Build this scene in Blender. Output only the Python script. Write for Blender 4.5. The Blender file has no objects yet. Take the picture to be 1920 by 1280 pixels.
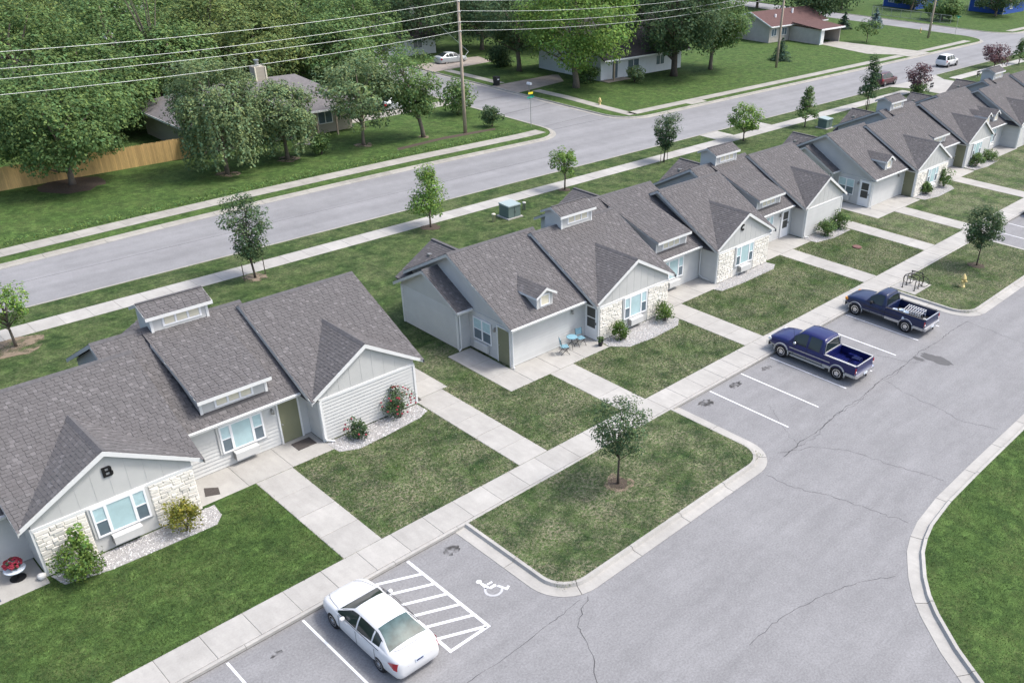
import bpy, math, random
import numpy as np
from mathutils import Vector, Matrix
random.seed(11); rng = np.random.default_rng(11)
scn = bpy.context.scene; COL = scn.collection
# ------------------------------------------------------------------ camera
YAW, PIT, ROL = math.radians(41.88), math.radians(30.76), math.radians(2.16)
CAM = Vector((-32.551, -22.927, 22.558))
fw = Vector((math.cos(PIT)*math.cos(YAW), math.cos(PIT)*math.sin(YAW), -math.sin(PIT)))
rt = Vector((math.sin(YAW), -math.cos(YAW), 0)); up = rt.cross(fw)
rt2 = math.cos(ROL)*rt + math.sin(ROL)*up; up2 = -math.sin(ROL)*rt + math.cos(ROL)*up
cd = bpy.data.cameras.new('camera'); cam = bpy.data.objects.new('camera', cd); COL.objects.link(cam)
m = Matrix.Identity(4)
for i in range(3):
    m[i][0] = rt2[i]; m[i][1] = up2[i]; m[i][2] = -fw[i]; m[i][3] = CAM[i]
cam.matrix_world = m
cd.sensor_width = 36; cd.lens = 1639.7/1920*36; cd.shift_x = -201.38/1920; cd.shift_y = 116.66/1920
cd.clip_start = .5; cd.clip_end = 3000
scn.camera = cam
# ------------------------------------------------------------------ light
w = bpy.data.worlds.new('World'); scn.world = w; w.use_nodes = True
nt = w.node_tree; sky = nt.nodes.new('ShaderNodeTexSky'); sky.sky_type = 'NISHITA'; sky.sun_disc = False
SUN_EL, SUN_AZ = math.radians(58), math.atan2(-.62, .78)      # azimuth measured from +X towards +Y
sky.sun_elevation = SUN_EL; sky.sun_rotation = math.pi/2 - SUN_AZ
sky.dust_density = 4.0; sky.air_density = 1.0; sky.ozone_density = .8
bg = nt.nodes['Background']; nt.links.new(sky.outputs[0], bg.inputs[0]); bg.inputs[1].default_value = .15
sd = bpy.data.lights.new('sun', 'SUN'); sd.energy = 1.5; sd.angle = math.radians(10); sd.color = (1, .975, .94)
so = bpy.data.objects.new('sun', sd); COL.objects.link(so)
sdir = Vector((math.cos(SUN_EL)*math.cos(SUN_AZ), math.cos(SUN_EL)*math.sin(SUN_AZ), math.sin(SUN_EL)))
so.rotation_euler = sdir.to_track_quat('Z', 'Y').to_euler()
scn.view_settings.view_transform = 'Standard'; scn.view_settings.look = 'None'
scn.view_settings.exposure = .96; scn.view_settings.gamma = 1
# ------------------------------------------------------------------ materials
def N(t, k): return t.nodes.new('ShaderNode'+k)
def mat(name, col, rough=.7, var=.12, scale=3., bump=0., bscale=40., metal=0., spec=.3, fine=0., fscale=60., coat=0., stretch=None, attr=None, objrand=0., alpha=None, trans=0., world=True, tint=None, extra=()):
    mt = bpy.data.materials.new(name); mt.use_nodes = True; t = mt.node_tree; L = t.links.new
    b = t.nodes['Principled BSDF']
    b.inputs['Roughness'].default_value = rough; b.inputs['Metallic'].default_value = metal
    b.inputs['Specular IOR Level'].default_value = spec; b.inputs['Coat Weight'].default_value = coat
    if world: g = N(t, 'NewGeometry'); vec = g.outputs['Position']
    else: g = N(t, 'TexCoord'); vec = g.outputs['Object']
    if stretch:
        mp = N(t, 'Mapping'); mp.inputs['Scale'].default_value = stretch; L(vec, mp.inputs[0]); vec = mp.outputs[0]
    cur = None
    rgb = N(t, 'RGB'); rgb.outputs[0].default_value = (*col, 1); cur = rgb.outputs[0]
    def mul(fac_socket, lo, hi, c, tintcol=None):
        mr = N(t, 'MapRange'); mr.inputs[3].default_value = lo; mr.inputs[4].default_value = hi; L(fac_socket, mr.inputs[0])
        mx = N(t, 'MixRGB'); mx.blend_type = 'MULTIPLY'; mx.inputs[0].default_value = 1
        L(c, mx.inputs[1]); L(mr.outputs[0], mx.inputs[2]); return mx.outputs[0]
    if var:
        n = N(t, 'TexNoise'); n.inputs['Scale'].default_value = scale; n.inputs['Detail'].default_value = 6; n.inputs['Roughness'].default_value = .62
        L(vec, n.inputs[0])
        mr = N(t, 'MapRange'); mr.inputs[1].default_value = .28; mr.inputs[2].default_value = .72; L(n.outputs[0], mr.inputs[0])
        cur = mul(mr.outputs[0], 1-var, 1+var, cur)
        if tint:
            n2 = N(t, 'TexNoise'); n2.inputs['Scale'].default_value = scale*.37; n2.inputs['Detail'].default_value = 5; L(vec, n2.inputs[0])
            mr2 = N(t, 'MapRange'); mr2.inputs[1].default_value = tint[1]; mr2.inputs[2].default_value = tint[2]; mr2.inputs[4].default_value = tint[3]; L(n2.outputs[0], mr2.inputs[0])
            mx = N(t, 'MixRGB'); L(mr2.outputs[0], mx.inputs[0]); L(cur, mx.inputs[1]); mx.inputs[2].default_value = (*tint[0], 1); cur = mx.outputs[0]
    for es, ea, est in extra:
        ev = vec
        if est: mp = N(t, 'Mapping'); mp.inputs['Scale'].default_value = est; L(vec, mp.inputs[0]); ev = mp.outputs[0]
        n = N(t, 'TexNoise'); n.inputs['Scale'].default_value = es; n.inputs['Detail'].default_value = 5; L(ev, n.inputs[0])
        mr = N(t, 'MapRange'); mr.inputs[1].default_value = .3; mr.inputs[2].default_value = .7; L(n.outputs[0], mr.inputs[0]); cur = mul(mr.outputs[0], 1-ea, 1+ea, cur)
    if fine:
        n = N(t, 'TexNoise'); n.inputs['Scale'].default_value = fscale; n.inputs['Detail'].default_value = 4; n.inputs['Roughness'].default_value = .8; L(vec, n.inputs[0])
        mr = N(t, 'MapRange'); mr.inputs[1].default_value = .3; mr.inputs[2].default_value = .7; L(n.outputs[0], mr.inputs[0])
        cur = mul(mr.outputs[0], 1-fine, 1+fine, cur)
    if attr:
        a = N(t, 'Attribute'); a.attribute_name = attr
        mx = N(t, 'MixRGB'); mx.blend_type = 'MULTIPLY'; mx.inputs[0].default_value = 1; L(cur, mx.inputs[1]); L(a.outputs['Color'], mx.inputs[2]); cur = mx.outputs[0]
    if objrand:
        oi = N(t, 'ObjectInfo'); cur = mul(oi.outputs['Random'], 1-objrand, 1+objrand, cur)
    L(cur, b.inputs['Base Color'])
    if bump:
        n = N(t, 'TexNoise'); n.inputs['Scale'].default_value = bscale; n.inputs['Detail'].default_value = 5; L(vec, n.inputs[0])
        bp = N(t, 'Bump'); bp.inputs['Strength'].default_value = min(1, bump*8); bp.inputs['Distance'].default_value = bump*.25; L(n.outputs[0], bp.inputs['Height']); L(bp.outputs[0], b.inputs['Normal'])
    if trans:
        tr = N(t, 'BsdfTranslucent'); L(cur, tr.inputs[0]); ms = N(t, 'MixShader'); ms.inputs[0].default_value = trans
        L(b.outputs[0], ms.inputs[1]); L(tr.outputs[0], ms.inputs[2]); L(ms.outputs[0], t.nodes['Material Output'].inputs[0])
    if alpha:
        n = N(t, 'TexNoise'); n.inputs['Scale'].default_value = alpha[0]; n.inputs['Detail'].default_value = 6; L(vec, n.inputs[0])
        mr = N(t, 'MapRange'); mr.inputs[1].default_value = alpha[1]; mr.inputs[2].default_value = alpha[2]; mr.inputs[4].default_value = alpha[3]; L(n.outputs[0], mr.inputs[0])
        L(mr.outputs[0], b.inputs['Alpha'])
    return mt
def grass_mat(name, green, dark, dry, amount, pscale=.55):
    mt = bpy.data.materials.new(name); mt.use_nodes = True; t = mt.node_tree; L = t.links.new; b = t.nodes['Principled BSDF']
    b.inputs['Roughness'].default_value = .9; b.inputs['Specular IOR Level'].default_value = .1
    g = N(t, 'NewGeometry'); P = g.outputs['Position']
    def noise(s, d=5, r=.6):
        n = N(t, 'TexNoise'); n.inputs['Scale'].default_value = s; n.inputs['Detail'].default_value = d; n.inputs['Roughness'].default_value = r; L(P, n.inputs[0]); return n.outputs[0]
    def ramp(s, lo, hi, a=0, c=1):
        mr = N(t, 'MapRange'); mr.inputs[1].default_value = lo; mr.inputs[2].default_value = hi; mr.inputs[3].default_value = a; mr.inputs[4].default_value = c; L(s, mr.inputs[0]); return mr.outputs[0]
    def mix(f, c1, c2, mode='MIX'):
        mx = N(t, 'MixRGB'); mx.blend_type = mode
        for k, c in ((0, f), (1, c1), (2, c2)):
            if hasattr(c, 'is_linked') or hasattr(c, 'node'): L(c, mx.inputs[k])
            elif isinstance(c, tuple): mx.inputs[k].default_value = (*c, 1)
            else: mx.inputs[k].default_value = c
        return mx.outputs[0]
    c = mix(ramp(noise(.8), .35, .65), dark, green)
    patch = ramp(noise(pscale, 6, .7), .5-.22*amount, .78-.3*amount)
    blade = ramp(noise(7.5, 5, .75), .42, .62)
    mm = N(t, 'Math'); mm.operation = 'MULTIPLY'; L(patch, mm.inputs[0]); L(blade, mm.inputs[1])
    m2 = N(t, 'Math'); m2.operation = 'MULTIPLY'; L(mm.outputs[0], m2.inputs[0]); m2.inputs[1].default_value = min(1, amount*1.25)
    tuft = ramp(noise(1.7, 6, .75), .5, .62); c = mix(tuft, c, tuple(q*1.3 for q in green))
    c = mix(m2.outputs[0], c, dry)
    c = mix(1., c, ramp(noise(13, 4, .85), .28, .72, .45, 1.6), 'MULTIPLY')
    c = mix(1., c, ramp(noise(3.2, 4, .6), .3, .7, .8, 1.2), 'MULTIPLY')
    L(c, b.inputs['Base Color'])
    bp = N(t, 'Bump'); bp.inputs['Strength'].default_value = .8; bp.inputs['Distance'].default_value = .06; L(noise(18, 5, .75), bp.inputs['Height']); L(bp.outputs[0], b.inputs['Normal'])
    return mt
K = {}
K['lawn_dry'] = grass_mat('lawn_dry', (.054, .090, .029), (.026, .050, .020), (.30, .265, .195), .62, .42)
K['lawn_mid'] = grass_mat('lawn_mid', (.056, .090, .029), (.030, .055, .020), (.20, .18, .12), .42, .4)
K['lawn_lush'] = grass_mat('lawn_lush', (.062, .108, .030), (.038, .072, .022), (.16, .155, .075), .33, .5)
K['asphalt'] = mat('asphalt', (.216, .217, .221), .9, .06, .35, .02, 40, fine=.26, fscale=13, spec=.2, extra=((2.3, .05, None), (.9, .08, (.25, 1.4, 1))))
K['street'] = mat('street_asphalt', (.226, .228, .234), .9, .10, .22, .015, 50, fine=.12, fscale=9, spec=.2, extra=((.5, .11, (.02, 1.3, 1)), (1.4, .05, None)))
K['concrete'] = mat('concrete', (.36, .352, .33), .85, .08, 1.3, .01, 50, fine=.07, fscale=14, spec=.2, objrand=.06, extra=((.45, .08, None), (5, .05, (1, .3, 1))))
K['concrete_old'] = mat('concrete_old', (.315, .305, .275), .9, .16, 1.1, .012, 50, fine=.07, fscale=18, spec=.2, objrand=.06)
K['joint'] = mat('joint', (.13, .125, .11), .95, .2, 3)
K['gravel'] = mat('gravel', (.30, .295, .29), .9, .25, 14, .03, 30, fine=.4, fscale=22)
K['paint'] = mat('road_paint', (.68, .70, .72), .75, .06, 9, fine=.08, fscale=30)
K['paint_worn'] = mat('road_paint_worn', (.42, .43, .45), .8, .12, 6, fine=.15, fscale=30)
K['crack'] = mat('crack', (.055, .055, .058), .95, .3, 6)
K['stain'] = mat('oil_stain', (.05, .048, .045), .7, .3, 4, alpha=(3.2, .40, .62, .75))
K['patch'] = mat('damp_patch', (.10, .10, .102), .8, .15, 4)
K['shingle'] = mat('shingle', (.126, .122, .123), .95, .05, 2, fine=.12, fscale=26, attr='tone', spec=.1)
K['roofdeck'] = mat('roof_deck', (.070, .069, .072), .95, .12, 2, fine=.2, fscale=14, spec=.1)
K['cap'] = mat('ridge_cap', (.108, .106, .110), .95, .15, 5, fine=.2, fscale=12, spec=.1)
K['siding'] = mat('siding', (.53, .535, .52), .65, .05, 1.5, spec=.3, objrand=.02)
K['panel'] = mat('gable_panel', (.49, .495, .48), .75, .05, 1.2, .006, 30, spec=.2)
K['trim'] = mat('trim', (.68, .69, .68), .55, .04, 2, spec=.3)
K['greytrim'] = mat('grey_trim', (.47, .475, .46), .6, .05, 2)
K['white'] = mat('white_vinyl', (.80, .81, .82), .45, .03, 2)
K['cream'] = mat('cream_shade', (.70, .66, .52), .6, .06, 3)
K['blind_sky'] = mat('window_blind_sky', (.42, .575, .595), .15, .12, 1.6, spec=.7)  # pale cyan of sheer blinds, with reflected sky painted into the colour
K['glass'] = mat('dark_glass', (.12, .16, .19), .12, .15, 2, spec=.8)
K['screen'] = mat('screen_door', (.075, .075, .07), .5, .1, 3)
K['green_door'] = mat('green_door', (.20, .205, .13), .55, .06, 2)
K['stone'] = mat('limestone', (.70, .675, .61), .85, .08, 6, .03, 14, objrand=.13)
K['mortar'] = mat('mortar', (.56, .54, .49), .95, .1, 8)
K['black'] = mat('black_paint', (.012, .012, .013), .5, .1, 5)
K['rubber'] = mat('rubber', (.018, .018, .019), .75, .1, 8)
K['steel'] = mat('steel', (.55, .56, .57), .35, .08, 6, metal=.8)
K['chrome'] = mat('chrome', (.72, .73, .74), .18, .03, 6, metal=1.)
K['lamp'] = mat('lamp_metal', (.32, .32, .31), .4, .05, 6, metal=.6)
K['mat'] = mat('door_mat', (.07, .062, .058), .95, .25, 12)
K['bark'] = mat('bark', (.16, .135, .11), .95, .25, 6, .04, 18)
K['bark_dark'] = mat('bark_dark', (.085, .07, .058), .95, .25, 6, .04, 18)
K['polewood'] = mat('pole_wood', (.36, .30, .235), .9, .2, 3, .02, 20, stretch=(4, 4, .6))
K['mulch'] = mat('mulch', (.075, .058, .045), .95, .3, 9, .05, 22)
K['dirt'] = mat('bare_dirt', (.24, .19, .14), .95, .2, 4, alpha=(1.6, .38, .58, .8))
K['fence'] = mat('cedar', (.55, .37, .16), .8, .16, 3, .01, 20, objrand=.16, stretch=(5, 5, .7))
def leafm(n, c, tr=.36): return mat(n, tuple(q*1.42 for q in c), .75, .10, 1.2, attr='tone', spec=.2, trans=tr)
K['leaf_green'] = leafm('leaf_green', (.090, .145, .050))
K['leaf_deep'] = leafm('leaf_deep', (.060, .098, .045))
K['leaf_bright'] = leafm('leaf_bright', (.115, .190, .045))
K['leaf_pale'] = leafm('leaf_pale', (.13, .180, .085))
K['leaf_olive'] = leafm('leaf_olive', (.105, .146, .050))
K['leaf_purple'] = leafm('leaf_purple', (.105, .060, .068))
K['leaf_blue'] = leafm('leaf_blue', (.10, .145, .145), .1)
K['leaf_spruce'] = leafm('leaf_spruce', (.036, .068, .045), .1)
K['flower'] = mat('flower_red', (.26, .025, .045), .6, .2, 8)
K['weed'] = leafm('weed', (.09, .15, .045))
# ------------------------------------------------------------------ mesh helpers
class MB:
    def __init__(s, T=None): s.v = []; s.f = []; s.T = T
    def add(s, vs, fs):
        o = len(s.v)
        s.v += [tuple(s.T @ Vector(q)) for q in vs] if s.T is not None else [tuple(q) for q in vs]
        s.f += [tuple(o+i for i in q) for q in fs]; return s
    def box(s, x0, x1, y0, y1, z0, z1):
        return s.add([(x0,y0,z0),(x1,y0,z0),(x1,y1,z0),(x0,y1,z0),(x0,y0,z1),(x1,y0,z1),(x1,y1,z1),(x0,y1,z1)],
                     [(0,3,2,1),(4,5,6,7),(0,1,5,4),(1,2,6,5),(2,3,7,6),(3,0,4,7)])
    def prism(s, poly, axis, d0, d1):
        n = len(poly)
        def mk(q, d): return {'x': (d, q[0], q[1]), 'y': (q[0], d, q[1]), 'z': (q[0], q[1], d)}[axis]
        vs = [mk(q, d0) for q in poly]+[mk(q, d1) for q in poly]
        return s.add(vs, [tuple(range(n))[::-1], tuple(range(n, 2*n))]+[(i, (i+1) % n, n+(i+1) % n, n+i) for i in range(n)])
    def tube(s, pts, r, n=8, cap=True):
        pts = [Vector(q) for q in pts]; rs = r if isinstance(r, (list, tuple)) else [r]*len(pts); vs = []; fs = []
        for i, q in enumerate(pts):
            d = (pts[min(i+1, len(pts)-1)]-pts[max(i-1, 0)]).normalized()
            a = d.cross(Vector((0, 0, 1)) if abs(d.z) < .9 else Vector((1, 0, 0))).normalized(); b = d.cross(a)
            for k in range(n):
                t = 2*math.pi*k/n; vs.append(tuple(q+rs[i]*(math.cos(t)*a+math.sin(t)*b)))
        for i in range(len(pts)-1):
            for k in range(n): fs.append((i*n+k, i*n+(k+1) % n, (i+1)*n+(k+1) % n, (i+1)*n+k))
        if cap: fs += [tuple(range(n))[::-1], tuple(range((len(pts)-1)*n, len(pts)*n))]
        return s.add(vs, fs)
    def lathe(s, prof, n=16, c=(0,0,0), axis='z'):
        vs = []; fs = []
        for r, h in prof:
            for k in range(n):
                t = 2*math.pi*k/n; a, b = r*math.cos(t), r*math.sin(t)
                vs.append({'z': (c[0]+a, c[1]+b, c[2]+h), 'x': (c[0]+h, c[1]+a, c[2]+b), 'y': (c[0]+a, c[1]+h, c[2]+b)}[axis])
        for i in range(len(prof)-1):
            for k in range(n): fs.append((i*n+k, i*n+(k+1) % n, (i+1)*n+(k+1) % n, (i+1)*n+k))
        fs += [tuple(range(n))[::-1], tuple(range((len(prof)-1)*n, len(prof)*n))]
        return s.add(vs, fs)
    def sheet(s, poly, z): return s.add([(x, y, z) for x, y in poly], [tuple(range(len(poly)))])
    def mesh(s, name, m, smooth=False):
        me = bpy.data.meshes.new(name); me.from_pydata(s.v, [], s.f); me.materials.append(K[m] if isinstance(m, str) else m)
        if smooth: me.polygons.foreach_set('use_smooth', [True]*len(me.polygons))
        me.update(); return me
    def build(s, name, m, parent=None, smooth=False, **kw): return link(name, s.mesh(name, m, smooth), parent, **kw)
def link(name, me, parent=None, loc=None, mtx=None, **kw):
    o = bpy.data.objects.new(name, me); COL.objects.link(o)
    if parent is not None: o.parent = parent
    if mtx is not None: o.matrix_local = mtx
    elif loc is not None: o.location = loc
    for k, v in kw.items(): o[k] = v
    return o
def thing(name, label, cat, loc=(0,0,0), rz=0, group=None):
    o = bpy.data.objects.new(name, None); COL.objects.link(o); o.location = loc; o.rotation_euler = (0,0,rz)
    o.empty_display_size = .3; o['label'] = label; o['category'] = cat
    if group: o['group'] = group
    return o
def tag(o, label, cat, group=None):
    o['label'] = label; o['category'] = cat
    if group: o['group'] = group
    return o
def struct(name, mb, m, **kw): return mb.build(name, m, kind='structure', **kw)
def Wm(x, y, z, face):            # wall frame: local x along the wall, y into it, z up
    return Matrix.Translation((x, y, z)) @ Matrix.Rotation({'front': 0, 'left': -math.pi/2, 'right': math.pi/2, 'back': math.pi}[face], 4, 'Z')
def arc(cx, cy, r, a0, a1, n=8): return [(cx+r*math.cos(math.radians(a0+(a1-a0)*i/n)), cy+r*math.sin(math.radians(a0+(a1-a0)*i/n))) for i in range(n+1)]
def offset(poly, d):               # offset an open polyline to its left
    out = []
    for i, q in enumerate(poly):
        a = poly[max(i-1, 0)]; b = poly[min(i+1, len(poly)-1)]; dx, dy = b[0]-a[0], b[1]-a[1]; l = math.hypot(dx, dy) or 1
        out.append((q[0]-dy/l*d, q[1]+dx/l*d))
    return out
def strip(mb, A, B, z0, z1):       # closed band between two polylines
    n = len(A); vs = [(x, y, z1) for x, y in A]+[(x, y, z1) for x, y in B]+[(x, y, z0) for x, y in A]+[(x, y, z0) for x, y in B]; fs = []
    for i in range(n-1):
        fs += [(i, i+1, n+i+1, n+i), (2*n+i, 2*n+i+1, i+1, i), (n+i, n+i+1, 3*n+i+1, 3*n+i)]
    fs += [(0, n, 3*n, 2*n), (n-1, 2*n-1, 4*n-1, 3*n-1)]
    return mb.add(vs, fs)
def resample(pts, step):
    out = [pts[0]]; acc = 0
    P = [Vector((*q, 0)) for q in pts]
    L = [0]
    for a, b in zip(P, P[1:]): L.append(L[-1]+(b-a).length)
    n = max(1, int(round(L[-1]/step))); res = []
    for k in range(n+1):
        d = L[-1]*k/n; i = max(j for j in range(len(L)) if L[j] <= d+1e-6); i = min(i, len(P)-2)
        q = P[i].lerp(P[i+1], (d-L[i])/max(1e-6, L[i+1]-L[i])); res.append((q.x, q.y))
    return res
# ------------------------------------------------------------------ ground, roads, walks
struct('ground', MB().sheet([(-600,-400),(900,-400),(900,900),(-600,900)], -.03), 'lawn_mid')
def lawn(poly, m, z=.13): return struct('lawn', MB().prism(poly, 'z', -.02, z), m)
lot = struct('parking_lot', MB().sheet([(-90,-60),(120,-60),(120,1.0),(-90,1.0)], 0), 'asphalt')
street = struct('street', MB().sheet([(-120,33.6),(300,33.6),(300,45.5),(-120,45.5)], 0), 'street')
struct('side_street', MB().sheet([(28,45.4),(44,45.4),(44,190),(28,190)], .004), 'street')
struct('side_street', MB().sheet([(134,45.4),(153,45.4),(153,190),(134,190)], .004), 'street')
lawn([(-90,1.64),(-20.47,1.64),(-20.47,14),(-90,14)], 'lawn_lush')
lawn([(-20.45,1.64),(120,1.64),(120,14),(-20.45,14)], 'lawn_dry')
lawn([(-90,14.01),(120,14.01),(120,33.72),(-90,33.72)], 'lawn_mid')
lawn([(120.01,1.64),(300,1.64),(300,33.72),(120.01,33.72)], 'lawn_mid')
isl1 = [(-15.8,.1)]+[(-15.8,-4.4)]+arc(-14.7,-4.4,1.1,180,270)[1:]+[(-4.2,-5.5)]+arc(-4.2,-4.4,1.1,270,360)[1:]+[(-3.1,.1)]
isl2 = [(19.3,.1),(19.3,-4.2)]+arc(20.5,-4.2,1.2,180,270)[1:]+[(32.2,-5.4)]+arc(32.2,-4.2,1.2,270,360)[1:]+[(33.4,.1)]
lawn(isl1, 'lawn_dry', .14); lawn(isl2, 'lawn_dry', .14)
risl = [(90,-13.28),(3.3,-13.29),(-.2,-13.33),(-2.3,-13.52),(-3.3,-13.75),(-4.2,-14.06),(-5.5,-14.78),(-6.3,-15.35),(-7.0,-16.0),(-8.1,-17.26),(-9.0,-18.55),(-10.3,-20.8),(-11.5,-24),(-12,-30)]
lawn(risl+[(90,-30)], 'lawn_lush', .14)
fk = [(-120,39.3),(-60,40.2),(-34,41.2),(-20,42.0),(-10,42.75),(-2,43.2),(6,43.45),(14,43.55),(22,43.45),(27.8,43.4)]
fkW = fk+[q for q in arc(27.8,46.9,3.5,-90,0,7)][1:]+[(31.3,55),(31.3,80),(31.3,190)]
fkM = [(40.8,190),(40.8,80),(40.8,55),(40.8,47.3)]+arc(44.4,47.0,3.6,180,270,7)[1:]+[(80,43.5),(108,43.6),(134.3,43.9)]+arc(134.3,49.4,5.5,-90,0,7)[1:]+[(140,80),(140,190)]
fkE = [(149.4,190),(149.4,80),(149.4,51)]+arc(155,50,5.6,180,270,7)[1:]+[(300,44.4)]
lawn(fkW+[(-120,190)], 'lawn_lush'); lawn(fkM, 'lawn_lush'); lawn(fkE+[(300,190)], 'lawn_lush')
def kerb(pts, parent_mb, side, kw=.16, gw=.46, seg=3.05, m='concrete', kz=.152, gz=.014):
    """kerb and gutter laid as separate cast lengths along the grass edge pts; side=+1 means the road lies on the left"""
    dense = []
    for a, b in zip(pts, pts[1:]):
        n = max(1, int(math.hypot(b[0]-a[0], b[1]-a[1])/.25))
        dense += [(a[0]+(b[0]-a[0])*i/n, a[1]+(b[1]-a[1])*i/n) for i in range(n)]
    dense.append(pts[-1])
    O = [dense, offset(dense, side*kw*.85), offset(dense, side*kw*1.25), offset(dense, side*(kw*1.25+gw))]
    root = MB(); strip(root, O[0], O[3], -.05, .006); base = struct('kerb', root, 'joint')
    per = max(2, int(seg/.25)); i = 0
    def lerp2(a, b, t): return (a[0]+(b[0]-a[0])*t, a[1]+(b[1]-a[1])*t)
    while i < len(dense)-1:
        j = min(i+per, len(dense)-1)
        if len(dense)-1-j < 3: j = len(dense)-1
        rows = []
        for L_ in O:
            r = list(L_[i:j+1]); r[0] = lerp2(r[0], r[1], .05); r[-1] = lerp2(r[-1], r[-2], .05); rows.append(r)
        zs = [kz, kz, gz+.012, gz]; n = len(rows[0]); vs = []
        for r, z in zip(rows, zs): vs += [(x, y, z) for x, y in r]
        for r in (rows[0], rows[3]): vs += [(x, y, -.04) for x, y in r]
        fs = []
        for k in range(n-1):
            for q in range(3): fs.append((q*n+k, q*n+k+1, (q+1)*n+k+1, (q+1)*n+k))
            fs += [(4*n+k, 4*n+k+1, k+1, k), (3*n+k, 3*n+k+1, 5*n+k+1, 5*n+k)]
        fs += [(0, n, 2*n, 3*n, 5*n, 4*n), tuple(a+n-1 for a in (0, n, 2*n, 3*n, 5*n, 4*n))]
        MB().add(vs, fs).build('kerb_segment', m, base)
        i = j
    return base
kerb(isl1, None, -1); kerb(isl2, None, -1)
kerb(risl, None, -1, m='concrete')
def thin(pts): return [q for q in pts if -60 < q[0] < 175 and q[1] < 100]
kerb([(-90,33.72),(82.6,33.72)], None, 1, gw=.12, seg=3, m='concrete_old'); kerb([(96.5,33.72),(175,33.72)], None, 1, gw=.12, seg=3, m='concrete_old')
kerb(thin(fkW), None, -1, gw=.42, seg=4, m='concrete_old')
kerb(thin(fkM), None, -1, gw=.42, seg=4, m='concrete_old'); kerb(thin(fkE)+[(175,44.4)], None, -1, gw=.42, seg=6, m='concrete_old')
_slab = {}
def slab_mesh(w_, d_, m, z0=.03, z1=.15):
    k = (round(w_, 3), round(d_, 3), m, z1)
    if k not in _slab:
        b = .018
        mb = MB(); x, y = w_/2, d_/2
        mb.add([(-x,-y,z0),(x,-y,z0),(x,y,z0),(-x,y,z0),(-x,-y,z1-.008),(x,-y,z1-.008),(x,y,z1-.008),(-x,y,z1-.008),(-x+b,-y+b,z1),(x-b,-y+b,z1),(x-b,y-b,z1),(-x+b,y-b,z1)],
               [(0,1,5,4),(1,2,6,5),(2,3,7,6),(3,0,4,7),(4,5,9,8),(5,6,10,9),(6,7,11,10),(7,4,8,11),(8,9,10,11)])
        _slab[k] = mb.mesh('slab', m)
    return _slab[k]
def slabs(name, x0, x1, y0, y1, nx, ny, m='concrete', z1=.15, g=.014):
    base = struct(name, MB().box(x0+.01, x1-.01, y0+.01, y1-.01, -.02, z1-.013), 'joint')
    dx, dy = (x1-x0)/nx, (y1-y0)/ny
    for i in range(nx):
        for j in range(ny):
            link('slab', slab_mesh(dx-g, dy-g, m, z1=z1), base, loc=(x0+dx*(i+.5), y0+dy*(j+.5), random.uniform(-.003, .003)))
    return base
slabs('sidewalk', -46, 52, .215, 1.65, 64, 1); slabs('kerb', -46, 52, .05, .21, 33, 1)
slabs('sidewalk', 52.05, 120, .05, 1.65, 22, 1)
# walks from the row of flats down to the sidewalk
for x0, x1, y1 in ((-20.5,-18.8,8.45),(-11.65,-9.95,9.5),(-4.9,-3.2,6.86),(5.4,7.2,7.85),(18.9,20.6,8.4),(27.7,29.4,9.2),(34.3,36.1,7.55),(46.6,48.4,8.2),(-34.8,-33.1,7.9)):
    slabs('walkway', x0, x1, 1.66, y1, 1, max(3, int(round((y1-1.66)/1.62))), z1=.148)
slabs('walkway', -11.3, -9.6, 9.51, 12.4, 1, 2)
# patios
slabs('patio', -22.8, -16.75, 8.46, 10.45, 3, 1); slabs('patio', -7.6, -6.05, 6.87, 12.1, 1, 3); slabs('patio', -6.04, -.35, 6.87, 8.8, 3, 1)
slabs('patio', 5.72, 11.35, 7.86, 9.8, 3, 1); slabs('patio', 17.4, 23.0, 8.41, 10.45, 3, 1); slabs('patio', 31.6, 33.35, 7.56, 12.6, 1, 3); slabs('patio', 33.36, 38.9, 7.56, 9.6, 3, 1)
slabs('patio', 45.2, 51.4, 8.21, 10.5, 3, 1); slabs('patio', 57, 63.4, 8.8, 10.8, 3, 1); slabs('patio', -34.4, -28.62, 7.91, 9.8, 3, 1)
slabs('bicycle_pad', 19.5, 21.9, -1.72, .04, 1, 1)
# street-side sidewalks
slabs('sidewalk', -62, 82, 29.95, 31.5, 94, 1, 'concrete'); slabs('sidewalk', 96, 160, 29.95, 31.5, 32, 1, 'concrete')
def walk_along(pts, d0, d1, step=1.6, m='concrete_old'):
    c = resample(pts, step); A = offset(c, d0); B = offset(c, d1)
    mb = MB(); strip(mb, A, B, -.02, .137); base = struct('sidewalk', mb, 'joint')
    for i in range(len(c)-1):
        q = [A[i], A[i+1], B[i+1], B[i]]; cx = sum(a[0] for a in q)/4; cy = sum(a[1] for a in q)/4
        q = [(cx+(a[0]-cx)*.988, cy+(a[1]-cy)*.988) for a in q]
        s_ = sum(q[k][0]*q[(k+1) % 4][1]-q[(k+1) % 4][0]*q[k][1] for k in range(4))
        MB().prism(q if s_ > 0 else q[::-1], 'z', .05, .15).build('slab', m, base)
walk_along([q for q in fk if q[0] > -70]+[(30.2,43.6)], 1.25, 2.75)
walk_along([(43.4,43.6),(80,43.6),(108,43.7)], .9, 2.2, 1.7); walk_along([(115,43.7),(134,44.1)], .9, 2.2, 1.7); walk_along([(154,44.4),(172,44.4)], 1.0, 2.4, 1.8)
walk_along([(40.9,44.6),(41.0,50),(41.4,56),(41.2,61)], -1.6, -3.0, 1.7); walk_along([(41.2,67),(41.2,78)], -1.0, -2.3, 1.7)
K['drive_old'] = mat('old_driveway', (.30, .265, .235), .9, .2, .9, .01, 40, fine=.1, fscale=10)
def pad(name, poly, m='concrete_old', z=.145): return struct(name, MB().prism(poly, 'z', -.01, z), m)
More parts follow.
